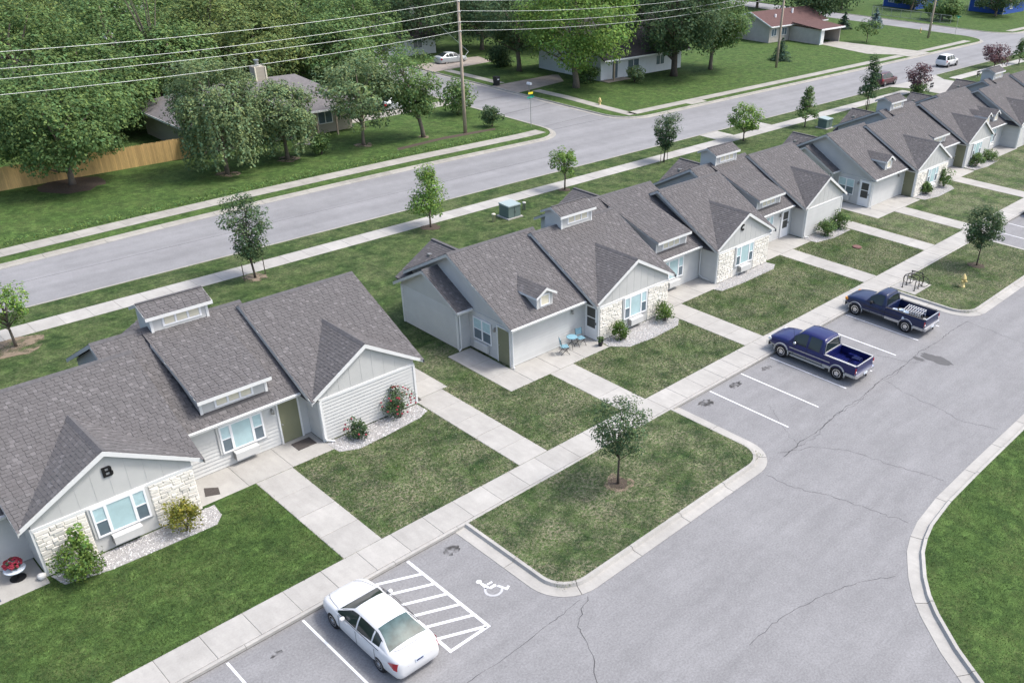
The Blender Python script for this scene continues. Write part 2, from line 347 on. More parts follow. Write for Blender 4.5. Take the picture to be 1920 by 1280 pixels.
pad('driveway', [(40.75,61.3),(50.2,63.1),(52.6,66.6),(52,67.2),(40.75,66.3)], 'drive_old')
pad('driveway', [(40.75,78),(52,79.6),(53,84),(40.75,83.6)], 'drive_old')
pad('driveway', [(104.9,49.6),(108.3,46.2),(108.3,43.45),(115,43.5),(115.1,46),(112.4,60.5),(107.3,60.5)], 'concrete_old')
pad('driveway', [(82.6,33.8),(84,31.4),(84,26),(94.2,26),(94.2,31.4),(96.5,33.8)], 'concrete', .147)
pad('driveway', [(84,25.9),(84,15.5),(94.2,15.5),(94.2,25.9)], 'asphalt', .14)
pad('path', [(9.5,55.6),(13.8,59.3),(13,60.2),(8.6,56.5)], 'concrete_old'); pad('path', [(17,60.4),(31.2,61.2),(31.2,63.2),(17,62.4)], 'concrete_old')
slabs('storm_inlet', 41.6, 44.6, 31.52, 33.7, 1, 1); slabs('storm_inlet', 49.2, 51.6, 31.52, 33.7, 1, 1); slabs('storm_inlet', 52.6, 55.6, 43.7, 44.9, 1, 1, 'concrete_old')
# gravel beds: a sheet plus loose stones
def gravel_bed(pts, dens=190):
    base = struct('gravel_bed', MB().prism(pts, 'z', .02, .143), 'gravel')
    x0, x1 = min(q[0] for q in pts), max(q[0] for q in pts); y0, y1 = min(q[1] for q in pts), max(q[1] for q in pts)
    n = int((x1-x0)*(y1-y0)*dens); mb = MB()
    def inside(x, y):
        c = False
        for a, b in zip(pts, pts[1:]+pts[:1]):
            if (a[1] > y) != (b[1] > y) and x < (b[0]-a[0])*(y-a[1])/(b[1]-a[1])+a[0]: c = not c
        return c
    for _ in range(n):
        x, y = random.uniform(x0-.12, x1+.12), random.uniform(y0-.12, y1+.12)
        if not inside(x, y): continue
        r = random.uniform(.022, .055); a = random.uniform(0, 6.3)
        vs = [(x+r*math.cos(a+k*1.57)*random.uniform(.7, 1.2), y+r*math.sin(a+k*1.57)*random.uniform(.7, 1.2), .14) for k in range(4)]+[(x+random.uniform(-.4, .4)*r, y+random.uniform(-.4, .4)*r, .143+r*random.uniform(.5, 1))]
        mb.add(vs, [(0,1,4),(1,2,4),(2,3,4),(3,0,4)])
    mb.build('pebbles', 'pebble', base, kind='stuff')
K['pebble'] = mat('pebble', (.46, .455, .45), .85, .4, 9, fine=.3, fscale=9)
gravel_bed([(-28.5,8.25),(-28.3,7.45),(-26.8,7.1),(-24.5,7.0),(-22.9,6.95),(-22.5,7.4),(-22.4,8.25)])
gravel_bed([(-16.8,9.15),(-16.7,8.1),(-15.9,7.7),(-14.2,7.8),(-12.4,8.0),(-11.75,8.3),(-11.75,9.15)])
gravel_bed([(-.2,7.7),(-.3,6.9),(.5,6.1),(2.5,5.9),(4.6,6.0),(5.35,6.5),(5.35,7.7)])
gravel_bed([(11.35,8.25),(10.5,7.85),(10.7,7.3),(13,7.15),(16.4,7.2),(17.1,7.6),(17.0,8.25)], 150)
gravel_bed([(23.0,9.15),(23.1,8.0),(25,7.6),(27.5,7.7),(27.65,9.15)], 110)
gravel_bed([(39,8.35),(39.2,7.3),(41,6.9),(44.4,7.0),(45,7.6),(45,8.35)], 80); gravel_bed([(51.6,9.3),(51.8,8.3),(54,8.0),(56.8,8.2),(56.8,9.3)], 60)
# painted bays, cracks, stains on the lot
def mark(name, poly, m='paint', z=.004): return MB().sheet(poly, z).build(name, m, lot)
S_ = 2.74
def stripe(x, y0=0., y1=-4.88, wd=.085): mark('parking_stripe', [(x-wd/2,y0-.02),(x-wd/2,y1),(x+wd/2,y1),(x+wd/2,y0-.02)])
for k in range(7): stripe(S_*k)
for k in range(0, 9): stripe(36.35+S_*k)
for x in (-23.19,-25.93,-28.67,-31.41,-34.15): stripe(x)
ax0, ax1 = -20.45, -18.80
stripe(ax0, -.1, -4.88, .12); stripe(ax1, 0, -4.88, .12)
mark('parking_stripe', [(ax0+.06,-4.76),(ax0+.06,-4.88),(ax1-.06,-4.88),(ax1-.06,-4.76)])
for k in range(6):
    y = -.62-k*.76
    mark('hatch_line', [(ax0+.06,y+.42),(ax0+.06,y+.28),(ax1-.06,y-.42),(ax1-.06,y-.28)])
sx, sy = -17.45, -3.35          # wheelchair symbol, read from the drive lane
def sym(poly, m='paint'): mark('wheelchair_symbol', [(sx+a*.85, sy+b*.85) for a, b in poly], m)
sym(arc(-.18, .62, .13, 0, 330, 10))
sym([(-.24,.48),(-.12,.48),(-.06,.1),(-.16,.02),(-.26,.06)]); sym([(-.04,.28),(-.03,.18),(.22,.16),(.24,.26)])
sym([(-.16,.04),(-.1,-.1),(.2,-.12),(.24,-.02),(.2,.04)]); sym([(.18,-.14),(.3,-.14),(.42,-.5),(.56,-.44),(.6,-.54),(.36,-.66)])
o_ = arc(-.05,-.22,.42,115,330,14); i_ = arc(-.05,-.22,.31,115,330,14); sym(o_+i_[::-1], 'paint_worn')
def crack(pts, wd=.035, jag=.16):
    c = resample(pts, .22); P = []
    ph = random.random()*9
    for i, q in enumerate(c): P.append((q[0]+random.gauss(0, jag*.28)+jag*.6*math.sin(i*.37+ph), q[1]+random.gauss(0, jag*.28)+jag*.6*math.cos(i*.31+ph)))
    vs = []; fs = []
    for i, q in enumerate(P):
        a = P[max(i-1, 0)]; b = P[min(i+1, len(P)-1)]; dx, dy = b[0]-a[0], b[1]-a[1]; l = math.hypot(dx, dy) or 1; h = wd*random.uniform(.12, .42)
        vs += [(q[0]-dy/l*h, q[1]+dx/l*h, .0035), (q[0]+dy/l*h, q[1]-dx/l*h, .0035)]
    for i in range(len(P)-1): fs.append((2*i, 2*i+1, 2*i+3, 2*i+2))
    MB().add(vs, fs).build('crack', 'crack', lot)
crack([(-15.3,-6.1),(-16.1,-6.7),(-16.5,-7.1),(-17.4,-8.5),(-18.2,-9.6),(-20,-13)], .04)
crack([(-30,-6.3),(-24,-6.35),(-20.9,-6.3),(-17.0,-6.3),(-15.6,-6.15)], .03, .07); crack([(-2.3,-6.2),(.2,-6.05),(7,-5.8),(12.8,-5.7),(18.4,-5.75)], .05, .1); crack([(-1.9,-6.25),(5,-5.95),(10,-5.8)], .03, .18)
crack([(-4.2,-6.4),(-3.6,-9.4),(-2.9,-11.1),(-2.8,-12.7)]); crack([(-2.4,-5.8),(-.6,-6.5),(.6,-9.2),(1.2,-12.4)], .03); crack([(7.8,-5.8),(7.2,-8.2),(6.9,-10.5),(7.3,-12.4)], .03)
crack([(18.5,-5.8),(18,-8.5),(18.6,-12.5)], .03); crack([(-6,-13.9),(-9,-12.3),(-13,-11.8)], .03, .12); crack([(10.1,-4.2),(10.6,-5.6),(11.2,-6.2)], .04)
crack([(1.2,-3.0),(-.6,-5.1),(-.9,-6.2)], .02)
def blob(cx, cy, rx, ry, m='stain', n=22, j=.35, z=.005):
    MB().sheet([(cx+rx*math.cos(6.283*k/n)*random.uniform(1-j, 1+j), cy+ry*math.sin(6.283*k/n)*random.uniform(1-j, 1+j)) for k in range(n)], z).build('oil_stain', m, lot)
for c in ((-17.2,-.65,.42,.26),(-1.1,-.66,.45,.3),(1.55,-.58,.45,.27),(4.3,-.62,.36,.2),(9.6,-.7,.3,.2),(-26.0+1.4,-.8,.2,.12),(-27.3,-.7,.3,.15)): blob(*c)
blob(12.2,-6.75,.45,.95,'patch',26,.18); blob(11.5,-6.0,.2,.35,'patch',18,.2)
# expansion joints on the street
def seam(pts, wd=.05):
    MB().add([(pts[0][0],pts[0][1]-wd/2,.0075),(pts[1][0],pts[1][1]-wd/2,.0075),(pts[1][0],pts[1][1]+wd/2,.0075),(pts[0][0],pts[0][1]+wd/2,.0075)], [(0,1,2,3)]).build('crack', 'crack', street)
seam([(31.5,47.2),(40.6,47.9)]); seam([(31.5,54),(40.6,55.2)], .08); seam([(31.4,61),(40.6,61.4)]); seam([(29,45.6),(42,45.7)], .05); seam([(36,52),(36.06,44)], .05); seam([(-90,38.2),(28,38.25)], .03)
# near grass as standing blades (cannot be counted)
def blades(rects, dens, skip, tall=(.03, .075), wid=.012, m='blade', tone=(.55, 1.35), name='grass', poly=None):
    P = []
    for x0, x1, y0, y1 in rects:
        n = int((x1-x0)*(y1-y0)*dens); q = np.stack([rng.uniform(x0, x1, n), rng.uniform(y0, y1, n)], 1)
        for a0, a1, b0, b1 in skip:
            j = rng.uniform(.03, .13, len(q)); q = q[~((q[:, 0] > a0+j) & (q[:, 0] < a1-j) & (q[:, 1] > b0+j) & (q[:, 1] < b1-j))]
        if poly is not None:
            c = np.zeros(len(q), bool)
            for a_, b_ in zip(poly, poly[1:]+poly[:1]):
                if a_[1] != b_[1]: c ^= ((a_[1] > q[:, 1]) != (b_[1] > q[:, 1])) & (q[:, 0] < (b_[0]-a_[0])*(q[:, 1]-a_[1])/(b_[1]-a_[1])+a_[0])
            q = q[c]
        P.append(q)
    P = np.concatenate(P); n = len(P); a = rng.uniform(0, 6.283, n); h = rng.uniform(*tall, n); l = rng.uniform(.02, .06, n); b = rng.uniform(0, 6.283, n)
    w_ = rng.uniform(.6, 1.6, n)*wid
    V = np.zeros((n, 3, 3)); V[:, :, 2] = .125
    V[:, 0, 0] = P[:, 0]-np.cos(a)*w_; V[:, 0, 1] = P[:, 1]-np.sin(a)*w_; V[:, 1, 0] = P[:, 0]+np.cos(a)*w_; V[:, 1, 1] = P[:, 1]+np.sin(a)*w_
    V[:, 2, 0] = P[:, 0]+np.cos(b)*l; V[:, 2, 1] = P[:, 1]+np.sin(b)*l; V[:, 2, 2] += h
    return npmesh(name, V.reshape(-1, 3), 3, m, rng.uniform(*tone, n))
def npmesh(name, V, k, m, tone=None, parent=None, warm=.12, **kw):
    n = len(V)//k; me = bpy.data.meshes.new(name); me.vertices.add(len(V)); me.vertices.foreach_set('co', V.astype(np.float32).ravel())
    me.loops.add(n*k); me.loops.foreach_set('vertex_index', np.arange(n*k, dtype=np.int32)); me.polygons.add(n)
    me.polygons.foreach_set('loop_start', np.arange(0, n*k, k, dtype=np.int32)); me.polygons.foreach_set('loop_total', np.full(n, k, dtype=np.int32))
    if tone is not None:
        at_ = me.attributes.new('tone', 'FLOAT_COLOR', 'FACE'); c = np.ones((n, 4), np.float32); r_ = rng.uniform(-warm, warm, n)
        c[:, 0] = tone*(1+r_*1.6); c[:, 1] = tone*(1+r_*.3); c[:, 2] = tone*(1-r_); at_.data.foreach_set('color', c.ravel())
    me.materials.append(K[m]); me.update(); me.validate()
    return link(name, me, parent, **kw)
K['blade'] = leafm('grass_blade', (.056, .092, .027)); K['blade_dry'] = leafm('grass_blade_dry', (.26, .235, .17))
# ------------------------------------------------------------------ the rows of flats
Z0 = .13
TONES = [.90, .93, .95, .97, .99, 1.01, 1.03, 1.06]
def tone_pick(r): return TONES[min(7, int(r*8))] if r < .91 else 1.3-random.random()*.15
def tab_geo(u0, u1, v0, v1, th):
    """one roof tab in plane coords (u, v, n): lower edge stands th proud"""
    return [(u0,v0,th),(u1,v0,th),(u1,v1,.002),(u0,v1,.002),(u0,v0,-.004),(u1,v0,-.004)], [(0,1,2,3),(4,5,1,0),(4,0,3),(1,5,2)]
_tabm = {}
def shingle_field(parent, O, u, v, Lu, Lv, pred, picks, base, fid, row=.155):
    """all tabs of one roof plane; picks collects single tabs near the camera"""
    O, u, v = Vector(O), Vector(u).normalized(), Vector(v).normalized(); n = u.cross(v)
    if n.z < 0: n = -n
    V = []; F = []; T = []; r = 0; vv = 0.
    while vv < Lv-.03:
        uu = -((r*.5) % 1)*.30-random.uniform(0, .06); v1 = min(vv+row*1.12, Lv); r += 1; hi = r % 2
        while uu < Lu:
            wd = random.choice((.13, .15, .17, .19)); a = max(uu, 0); b = min(uu+wd-(.016 if hi else .004), Lu); uu += wd; hi = 1-hi
            if b-a < .04: continue
            c = O+u*((a+b)/2)+v*(vv+row/2)
            if not pred(c.x, c.y, c.z): continue
            t = tone_pick(random.random()); th = (.020 if hi else .010)+random.uniform(-.004, .005)
            if picks is not None and b-a > .11:
                picks.append(((c+base-CAM).length, (parent, O, u, v, n, a, b, vv, v1, th, t, fid, len(T))))
            g, f = tab_geo(a, b, vv, v1, th); o = len(V)
            V += [tuple(O+u*p[0]+v*p[1]+n*p[2]) for p in g]; F += [tuple(o+i for i in q) for q in f]; T += [t]*4
        vv += row
    return V, F, T
class Row:
    def __init__(s, name, label, cat, ox, oy, near=False):
        s.root = thing(name, label, cat, (ox, oy, 0)); s.b = Vector((ox, oy, 0)); s.picks = [] if near else None; s.fields = []
        s.boards = {}
    def prism(s, name, m, poly, axis, a, b, parent=None): return MB().prism(poly, axis, a, b).build(name, m, parent or s.root)
    def field(s, part, O, u, v, Lu, Lv, pred=lambda x, y, z: True, fine=True):
        if fine: s.fields.append((part, *shingle_field(part, O, u, v, Lu, Lv, pred, s.picks, s.b, len(s.fields))))
    def finish(s):
        chosen = set()
        if s.picks:
            s.picks.sort(key=lambda q: q[0])
            for d, (part, O, u, v, n, a, b, vv, v1, th, t, fi, ti) in s.picks[:290]:
                chosen.add((fi, ti)); k = (round(b-a, 2), th, t)
                if k not in _tabm:
                    g, f = tab_geo(-(b-a)/2, (b-a)/2, 0, v1-vv, th); me = MB().add(g, f).mesh('shingle', 'shingle')
                    at_ = me.attributes.new('tone', 'FLOAT_COLOR', 'FACE')
                    at_.data.foreach_set('color', np.tile(np.array([t, t, t, 1], np.float32), len(me.polygons))); _tabm[k] = me
                M4 = Matrix.Identity(4); p = O+u*((a+b)/2)+v*vv
                for i in range(3): M4[i][0] = u[i]; M4[i][1] = v[i]; M4[i][2] = n[i]; M4[i][3] = p[i]
                link('shingle', _tabm[k], part, mtx=M4)
        by = {}
        for fid, (part, V, F, T) in enumerate(s.fields):
            keep = [(F[i], T[i]) for i in range(len(F)) if (fid, i-i % 4) not in chosen] if chosen else list(zip(F, T))
            if part not in by: by[part] = ([], [], [])
            o = len(by[part][0]); by[part][0].extend(V); by[part][1].extend([tuple(o+i for i in f) for f, _ in keep]); by[part][2].extend([t for _, t in keep])
        for part, (V, F, T) in by.items():
            if not F: continue
            mb = MB(); mb.v = V; mb.f = F; me = mb.mesh('shingles', 'shingle'); at_ = me.attributes.new('tone', 'FLOAT_COLOR', 'FACE')
            c = np.ones((len(F), 4), np.float32); c[:, :3] = np.array(T)[:, None]; c[:, 0] *= 1.01; at_.data.foreach_set('color', c.ravel())
            link('shingles', me, part, kind='stuff')
    # ---- main gabled section, ridge along x
    def section(s, x0, x1, xw0, xw1, yw, ye, yr, yb, ze=2.6, zr=5.3, sl=None, front='siding', pred=lambda x, y, z: True, eave=None, cut=None, ends=(1, 1), fine=True):
        sl = (zr-ze)/(yr-ye); zb = zr-sl*(yb-yr)
        wp = [(yw, Z0),(yw, ze-.2+sl*(yw-ye)+.02),(yr, zr-.17),(yb-.35, zb-.17+sl*.35),(yb-.35, Z0)]
        wall = s.prism('wall', 'panel', wp, 'x', xw0, xw1)
        yd = ye if cut is None else cut; zd = ze+sl*(yd-ye)
        roof = s.prism('roof', 'roofdeck', [(yd, zd),(yr, zr),(yb, zb),(yb, zb-.1),(yr, zr-.13),(yd, zd-.1)], 'x', x0, x1)
        cth = math.atan(sl); v = (0, math.cos(cth), math.sin(cth)); Lv = (yr-ye)/math.cos(cth)
        s.field(roof, (x0-.02, ye-.03, ze-.03*sl+.004), (1,0,0), v, x1-x0+.04, Lv+.02, pred, fine)
        MB().add([(x0-.02,yr-.15,zr-.15*sl+.025),(x1+.02,yr-.15,zr-.15*sl+.025),(x1+.02,yr,zr+.035),(x0-.02,yr,zr+.035),(x1+.02,yr+.15,zr-.15*sl+.025),(x0-.02,yr+.15,zr-.15*sl+.025)], [(0,1,2,3),(3,2,4,5)]).build('ridge_cap', 'cap', roof)
        for side, xe in [q for q, k_ in zip(((-1, x0), (1, x1)), ends) if k_]:       # rake boards
            xa, xb = (xe-.035, xe-.003) if side < 0 else (xe+.003, xe+.035)
            MB().prism([(ye-.02, ze-.035),(yr, zr-.03),(yb, zb-.03),(yb, zb-.2),(yr, zr-.21),(ye-.02, ze-.2)], 'x', xa, xb).build('rake_board', 'greytrim' if side < 0 else 'cap', roof)
        e0, e1 = eave if eave else (None, None)
        if eave:
            MB().box(e0, e1, ye-.03, ye-.004, ze-.19, ze-.015).build('fascia', 'trim', roof)
            MB().prism([(ye-.14, ze-.04),(ye-.035, ze-.04),(ye-.035, ze-.15),(ye-.11, ze-.15)], 'x', e0, e1).build('gutter', 'trim', roof)
            MB().box(e0, e1, ye, yw-.003, ze-.2, ze-.185).build('soffit', 'trim', roof)
        return wall, roof, sl
    def siding(s, T, wd, h0, h1, parent, step=.178, m='siding'):
        n = int(round((h1-h0)/step)); st = (h1-h0)/n; k = (round(wd, 3), round(st, 4), m)
        if k not in s.boards:
            s.boards[k] = MB().add([(0,-.044,0),(wd,-.044,0),(wd,-.006,st+.005),(0,-.006,st+.005),(0,.01,0),(wd,.01,0),(wd,.01,st+.005),(0,.01,st+.005)],
                                   [(0,1,2,3),(4,5,1,0),(3,2,6,7),(0,3,7,4),(1,5,6,2)]).mesh('siding_board', m)
        for i in range(n): link('siding_board', s.boards[k], parent, mtx=T @ Matrix.Translation((0, 0, h0+i*st)))
    def corner(s, T, a, h0, h1, parent, wd=.11):
        MB(T).box(a, a+wd, -.064, .012, h0, h1).build('corner_board', 'siding' if wd < .1 else 'trim', parent)
    def stones(s, T, a0, a1, h0, h1, parent):
        MB(T).box(a0, a1, -.03, .01, h0, h1).build('stone_backing', 'mortar', parent)
        h = h0+.008
        while h < h1-.05:
            hh = random.choice((.11, .15, .19, .15)); hh = min(hh, h1-h-.004) if h1-h-hh > .06 else h1-h-.004
            a = a0+.006
            while a < a1-.02:
                ww = random.choice((.2, .27, .34, .44, .52)); ww = min(ww, a1-a-.006) if a1-a-ww > .13 else a1-a-.006
                link('stone', random.choice(STONE), parent, mtx=T @ Matrix.Translation((a+ww/2, -.028, h+hh/2)) @ Matrix.Diagonal((ww-.008, random.uniform(.7, 1.05), hh-.008, 1)))
                a += ww
            h += hh
    # ---- front cross gable
    def gable(s, xc, hw, xw0, xw1, yf, yw, zf, zp, ye, ze, sl, base_h=2.2, fine=True):
        g = (zp-zf)/hw; yv = ye+(zp-ze)/sl
        roof = s.prism('gable_roof', 'roofdeck', [(xc-hw, zf),(xc, zp),(xc+hw, zf),(xc+hw, zf-.1),(xc, zp-.13),(xc-hw, zf-.1)], 'y', yf, yv+.3)
        th = math.atan(g); Ls = hw/math.cos(th)
        pr = lambda x, y, z: z > ze+sl*(y-ye)-.015
        s.field(roof, (xc-hw-.03, yv+.1, zf-.03*g+.004), (0,-1,0), (math.cos(th),0,math.sin(th)), yv-yf+.12, Ls+.03, pr, fine)
        s.field(roof, (xc+hw+.03, yf-.02, zf-.03*g+.004), (0,1,0), (-math.cos(th),0,math.sin(th)), yv-yf+.12, Ls+.03, pr, fine)
        MB().add([(xc-.15,yf-.03,zp-.15*g+.025),(xc,yf-.03,zp+.035),(xc+.15,yf-.03,zp-.15*g+.025),(xc-.15,yv+.1,zp-.15*g+.025),(xc,yv+.1,zp+.035),(xc+.15,yv+.1,zp-.15*g+.025)], [(0,1,4,3),(1,2,5,4)]).build('ridge_cap', 'cap', roof)
        MB().prism([(xc-hw-.02, zf-.03),(xc, zp-.005),(xc+hw+.02, zf-.03),(xc+hw+.02, zf-.2),(xc, zp-.21),(xc-hw-.02, zf-.2)], 'y', yf-.036, yf-.003).build('rake_board', 'trim', roof)
        wall = s.prism('gable_wall', 'panel', [(xw0, Z0),(xw1, Z0),(xw1, zf-.1+g*(xw0-xc+hw)-.03),(xc, zp-.15),(xw0, zf-.1+g*(xw0-xc+hw)-.03)], 'y', yw, yw+.5)
        x = xw0+.45
        while x < xw1-.2:
            top = zp-.16-g*abs(x-xc)
            if top > base_h+.2: MB().box(x-.012, x+.012, yw-.007, yw-.001, base_h+.06, top).build('batten', 'panel', wall)
            x += .6
        MB().box(xw0-.01, xw1+.01, yw-.05, yw-.001, base_h-.06, base_h+.06).build('trim_band', 'trim', wall)
        return roof, wall
    def window3(s, T, a, h0, wd=1.95, ht=1.35, ac=True, parent=None):
        T = T @ Matrix.Translation((0, -.03, 0)); fr = MB(T); x0, x1 = a-wd/2, a+wd/2; h1 = h0+ht; sw = .45
        for q in ((x0,x1,h0,h0+.07),(x0,x1,h1-.08,h1),(x0,x0+.075,h0+.07,h1-.08),(x1-.075,x1,h0+.07,h1-.08),(x0+sw,x0+sw+.11,h0+.07,h1-.08),(x1-sw-.11,x1-sw,h0+.07,h1-.08)): fr.box(q[0], q[1], -.085, -.03, q[2], q[3])
        win = fr.build('window', 'white', s.root)
        MB(T).box(x0-.1, x1+.1, -.052, -.026, h0-.02, h1+.02).build('casing', 'siding', win)
        MB(T).box(x0+sw+.11, x1-sw-.11, -.062, -.056, h0+.07, h1-.08).build('pane', 'blind_sky', win)
        mid = (h0+h1)/2
        for b0, b1 in ((x0+.075, x0+sw), (x1-sw, x1-.075)):
            MB(T).box(b0, b1, -.062, -.056, mid+.02, h1-.08).build('pane', 'blind_sky2', win); MB(T).box(b0, b1, -.062, -.056, h0+.07, mid-.02).build('pane', 'glass', win)
            MB(T).box(b0, b1, -.08, -.055, mid-.02, mid+.02).build('sash_rail', 'white', win)
        if ac:
            b = MB(T); b.prism([(-.3, h0-.44),(-.3, h0-.1),(-.26, h0-.05),(-.026, h0-.05),(-.026, h0-.44)], 'x', a-.56, a+.5); c = b.build('air_conditioner_cover', 'siding', s.root)
            MB(T).box(a-.575, a-.563, -.27, -.05, h0-.42, h0-.12).build('grille', 'lamp', c)
        return win
    def window2(s, T, a, h0, wd=1.5, ht=1.3):
        T = T @ Matrix.Translation((0, -.03, 0)); fr = MB(T); x0, x1 = a-wd/2, a+wd/2; h1 = h0+ht; mid = (h0+h1)/2
        for q in ((x0,x1,h0,h0+.06),(x0,x1,h1-.06,h1),(x0,x0+.06,h0+.06,h1-.06),(x1-.06,x1,h0+.06,h1-.06),(a-.05,a+.05,h0+.06,h1-.06)): fr.box(q[0], q[1], -.075, -.026, q[2], q[3])
        win = fr.build('window', 'white', s.root)
        for b0, b1 in ((x0+.06, a-.05), (a+.05, x1-.06)):
            MB(T).box(b0, b1, -.055, -.05, mid+.02, h1-.06).build('pane', 'blind_sky2', win); MB(T).box(b0, b1, -.055, -.05, h0+.06, mid-.02).build('pane', 'glass', win)
            MB(T).box(b0, b1, -.07, -.048, mid-.02, mid+.02).build('sash_rail', 'white', win)
        b = MB(T); b.prism([(-.2, h0-.5),(-.2, h0-.12),(-.16, h0-.08),(-.026, h0-.08),(-.026, h0-.5)], 'x', a-.6, a+.5); b.build('air_conditioner_cover', 'siding', s.root)
    def door(s, T, a, storm=False, wd=.92, ht=2.06):
        T = T @ Matrix.Translation((0, -.03, 0)); x0, x1 = a-wd/2, a+wd/2; f = MB(T); h0 = .15
        f.box(x0-.08, x0, -.06, .02, h0, h0+ht+.08); f.box(x1, x1+.08, -.06, .02, h0, h0+ht+.08); f.box(x0, x1, -.06, .02, h0+ht, h0+ht+.08)
        d = MB(T).box(x0, x1, -.034 if not storm else -.06, .02, h0+.02, h0+ht).build('door', 'white' if storm else 'green_door', s.root)
        f.build('door_frame', 'trim' , d)
        if storm:
            for b0, b1 in ((.95, 1.32), (1.36, 1.95)) if False else ((.72, 1.3), (1.36, 1.93)): MB(T).box(x0+.14, x1-.14, -.064, -.061, h0+b0, h0+b1).build('door_pane', 'screen', d)
            MB(T).box(x1-.09, x1-.05, -.1, -.06, h0+.98, h0+1.12).build('handle', 'black', d)
        else:
            for q in ((.12,.42,.2,.75),(.5,.8,.2,.75),(.12,.42,.85,1.5),(.5,.8,.85,1.5),(.12,.42,1.6,1.92),(.5,.8,1.6,1.92)):
                MB(T).box(x0+q[0], x0+q[1], -.039, -.035, h0+q[2], h0+q[3]).build('door_panel', 'green_door', d)
            MB(T).tube([(x0+.07,-.032,h0+1.0),(x0+.07,-.1,h0+1.0)], .03, 8).build('handle', 'steel', d)
        return d
    def lamp(s, T, a, h):
        l = MB(T).lathe([(.02,-.12),(.07,-.1),(.075,.05),(.05,.08),(.015,.12)], 10, (a, -.14, h)).build('wall_lamp', 'lamp', s.root, True)
        MB(T).box(a-.04, a+.04, -.14, -.02, h+.06, h+.11).build('bracket', 'lamp', l); return l
    def downspout(s, x, y, ztop, dx=.25, dy=-.25):
        MB().tube([(x,y-.1,ztop),(x,y-.05,ztop-.18),(x,y-.05,.42),(x+dx*.2,y-.05+dy*.2,.26),(x+dx,y+dy,.2)], .042, 6).build('downspout', 'trim', s.root)
    def shed(s, x0, x1, ys, zs, ye, ze, sl, yr, zr, fine=True):
        s2 = (zr-.03-zs)/(yr-.02-ys)
        roof = s.prism('shed_dormer_roof', 'roofdeck', [(ys, zs),(yr-.02, zr-.03),(yr-.02, zr-.12),(ys, zs-.09)], 'x', x0, x1)
        th = math.atan(s2); s.field(roof, (x0-.015, ys-.03, zs-.03*s2+.004), (1,0,0), (0,math.cos(th),math.sin(th)), x1-x0+.03, (yr-ys)/math.cos(th)+.02, lambda x, y, z: z > ze+sl*(y-ye)-.0, fine)
        yk = ys+(zs-.17-(ze+sl*(ys-ye)))/(sl-s2)
        for xa in (x0-.03, x1+.004): MB().prism([(ys-.01, zs-.03),(yk, zs-.03+s2*(yk-ys)),(yk, zs-.17+s2*(yk-ys)),(ys-.01, zs-.17)], 'x', xa, xa+.026).build('rake_board', 'greytrim' if xa < x0 else 'cap', roof)
        MB().box(x0-.03, x1+.03, ys-.032, ys-.004, zs-.18, zs-.01).build('fascia', 'trim', roof)
        yw = ys+.3; zl = ze+sl*(yw-ye)-.1
        face = s.prism('shed_dormer_wall', 'siding', [(yw, zl),(yw, zs-.08),(yr-.6, zs+s2*(yr-.6-ys)-.1),(yr-.6, zl+.5)], 'x', x0+.12, x1-.12)
        s.clerestory(face, (x0+x1)/2, yw, zl+.24, .5, x1-x0)
        for xa in (x0+.1, x1-.22): MB().box(xa, xa+.12, yw-.03, yw-.002, zl, zs-.09).build('corner_board', 'trim', face)
    def clerestory(s, face, xc, yw, zb, ht, wd):
        fr = MB(); h = .54
        for k in (-1.5, -.5, .5, 1.5): fr.box(xc+k*h-.045, xc+k*h+.045, yw-.03, yw-.003, zb, zb+ht)
        for z in (zb-.06, zb+ht): fr.box(xc-1.5*h-.045, xc+1.5*h+.045, yw-.034, yw-.003, z, z+.06)
        f = fr.build('clerestory_frame', 'white', face)
        for k in (-1, 0, 1): MB().box(xc+k*h-h/2+.06, xc+k*h+h/2-.06, yw-.015, yw-.004, zb+.015, zb+ht-.015).build('pane', 'cream', face)
    def cupola(s, xc, yr, zr, fine=True):
        x0, x1, y0, y1 = xc-1.27, xc+1.27, yr-.38, yr+.98; ze, zp, yp = zr+.62, zr+1.02, yr+.3; sl = (zp-ze)/(yp-y0+.2)
        wall = s.prism('cupola_wall', 'siding', [(y0, zr-.4),(y0, ze-.06),(yp, zp-.14),(y1, ze-.06),(y1, zr-.6)], 'x', x0, x1)
        ye = y0-.17; yb = 2*yp-ye; ze2 = zp-sl*(yp-ye)
        roof = s.prism('cupola_roof', 'roofdeck', [(ye, ze2),(yp, zp),(yb, ze2),(yb, ze2-.08),(yp, zp-.1),(ye, ze2-.08)], 'x', x0-.17, x1+.17)
        th = math.atan(sl); s.field(roof, (x0-.18, ye-.02, ze2), (1,0,0), (0,math.cos(th),math.sin(th)), x1-x0+.36, (yp-ye)/math.cos(th)+.02, fine=fine)
        for xa in (x0-.2, x1+.175): MB().prism([(ye-.01, ze2-.02),(yp, zp-.01),(yb, ze2-.02),(yb, ze2-.15),(yp, zp-.16),(ye-.01, ze2-.15)], 'x', xa, xa+.026).build('rake_board', 'greytrim', roof)
        MB().box(x0-.2, x1+.2, ye-.03, ye-.003, ze2-.16, ze2-.01).build('fascia', 'trim', roof)
        MB().box(x0-.17, x1+.17, yp-.1, yp+.02, zp-.01, zp+.035).build('ridge_cap', 'cap', roof)
        s.clerestory(wall, xc+.1, y0, zr+.06, .42, 2.5)
        for xa in (x0-.004, x1-.11): MB().box(xa, xa+.114, y0-.03, y0-.002, zr-.3, ze-.1).build('corner_board', 'trim', wall)
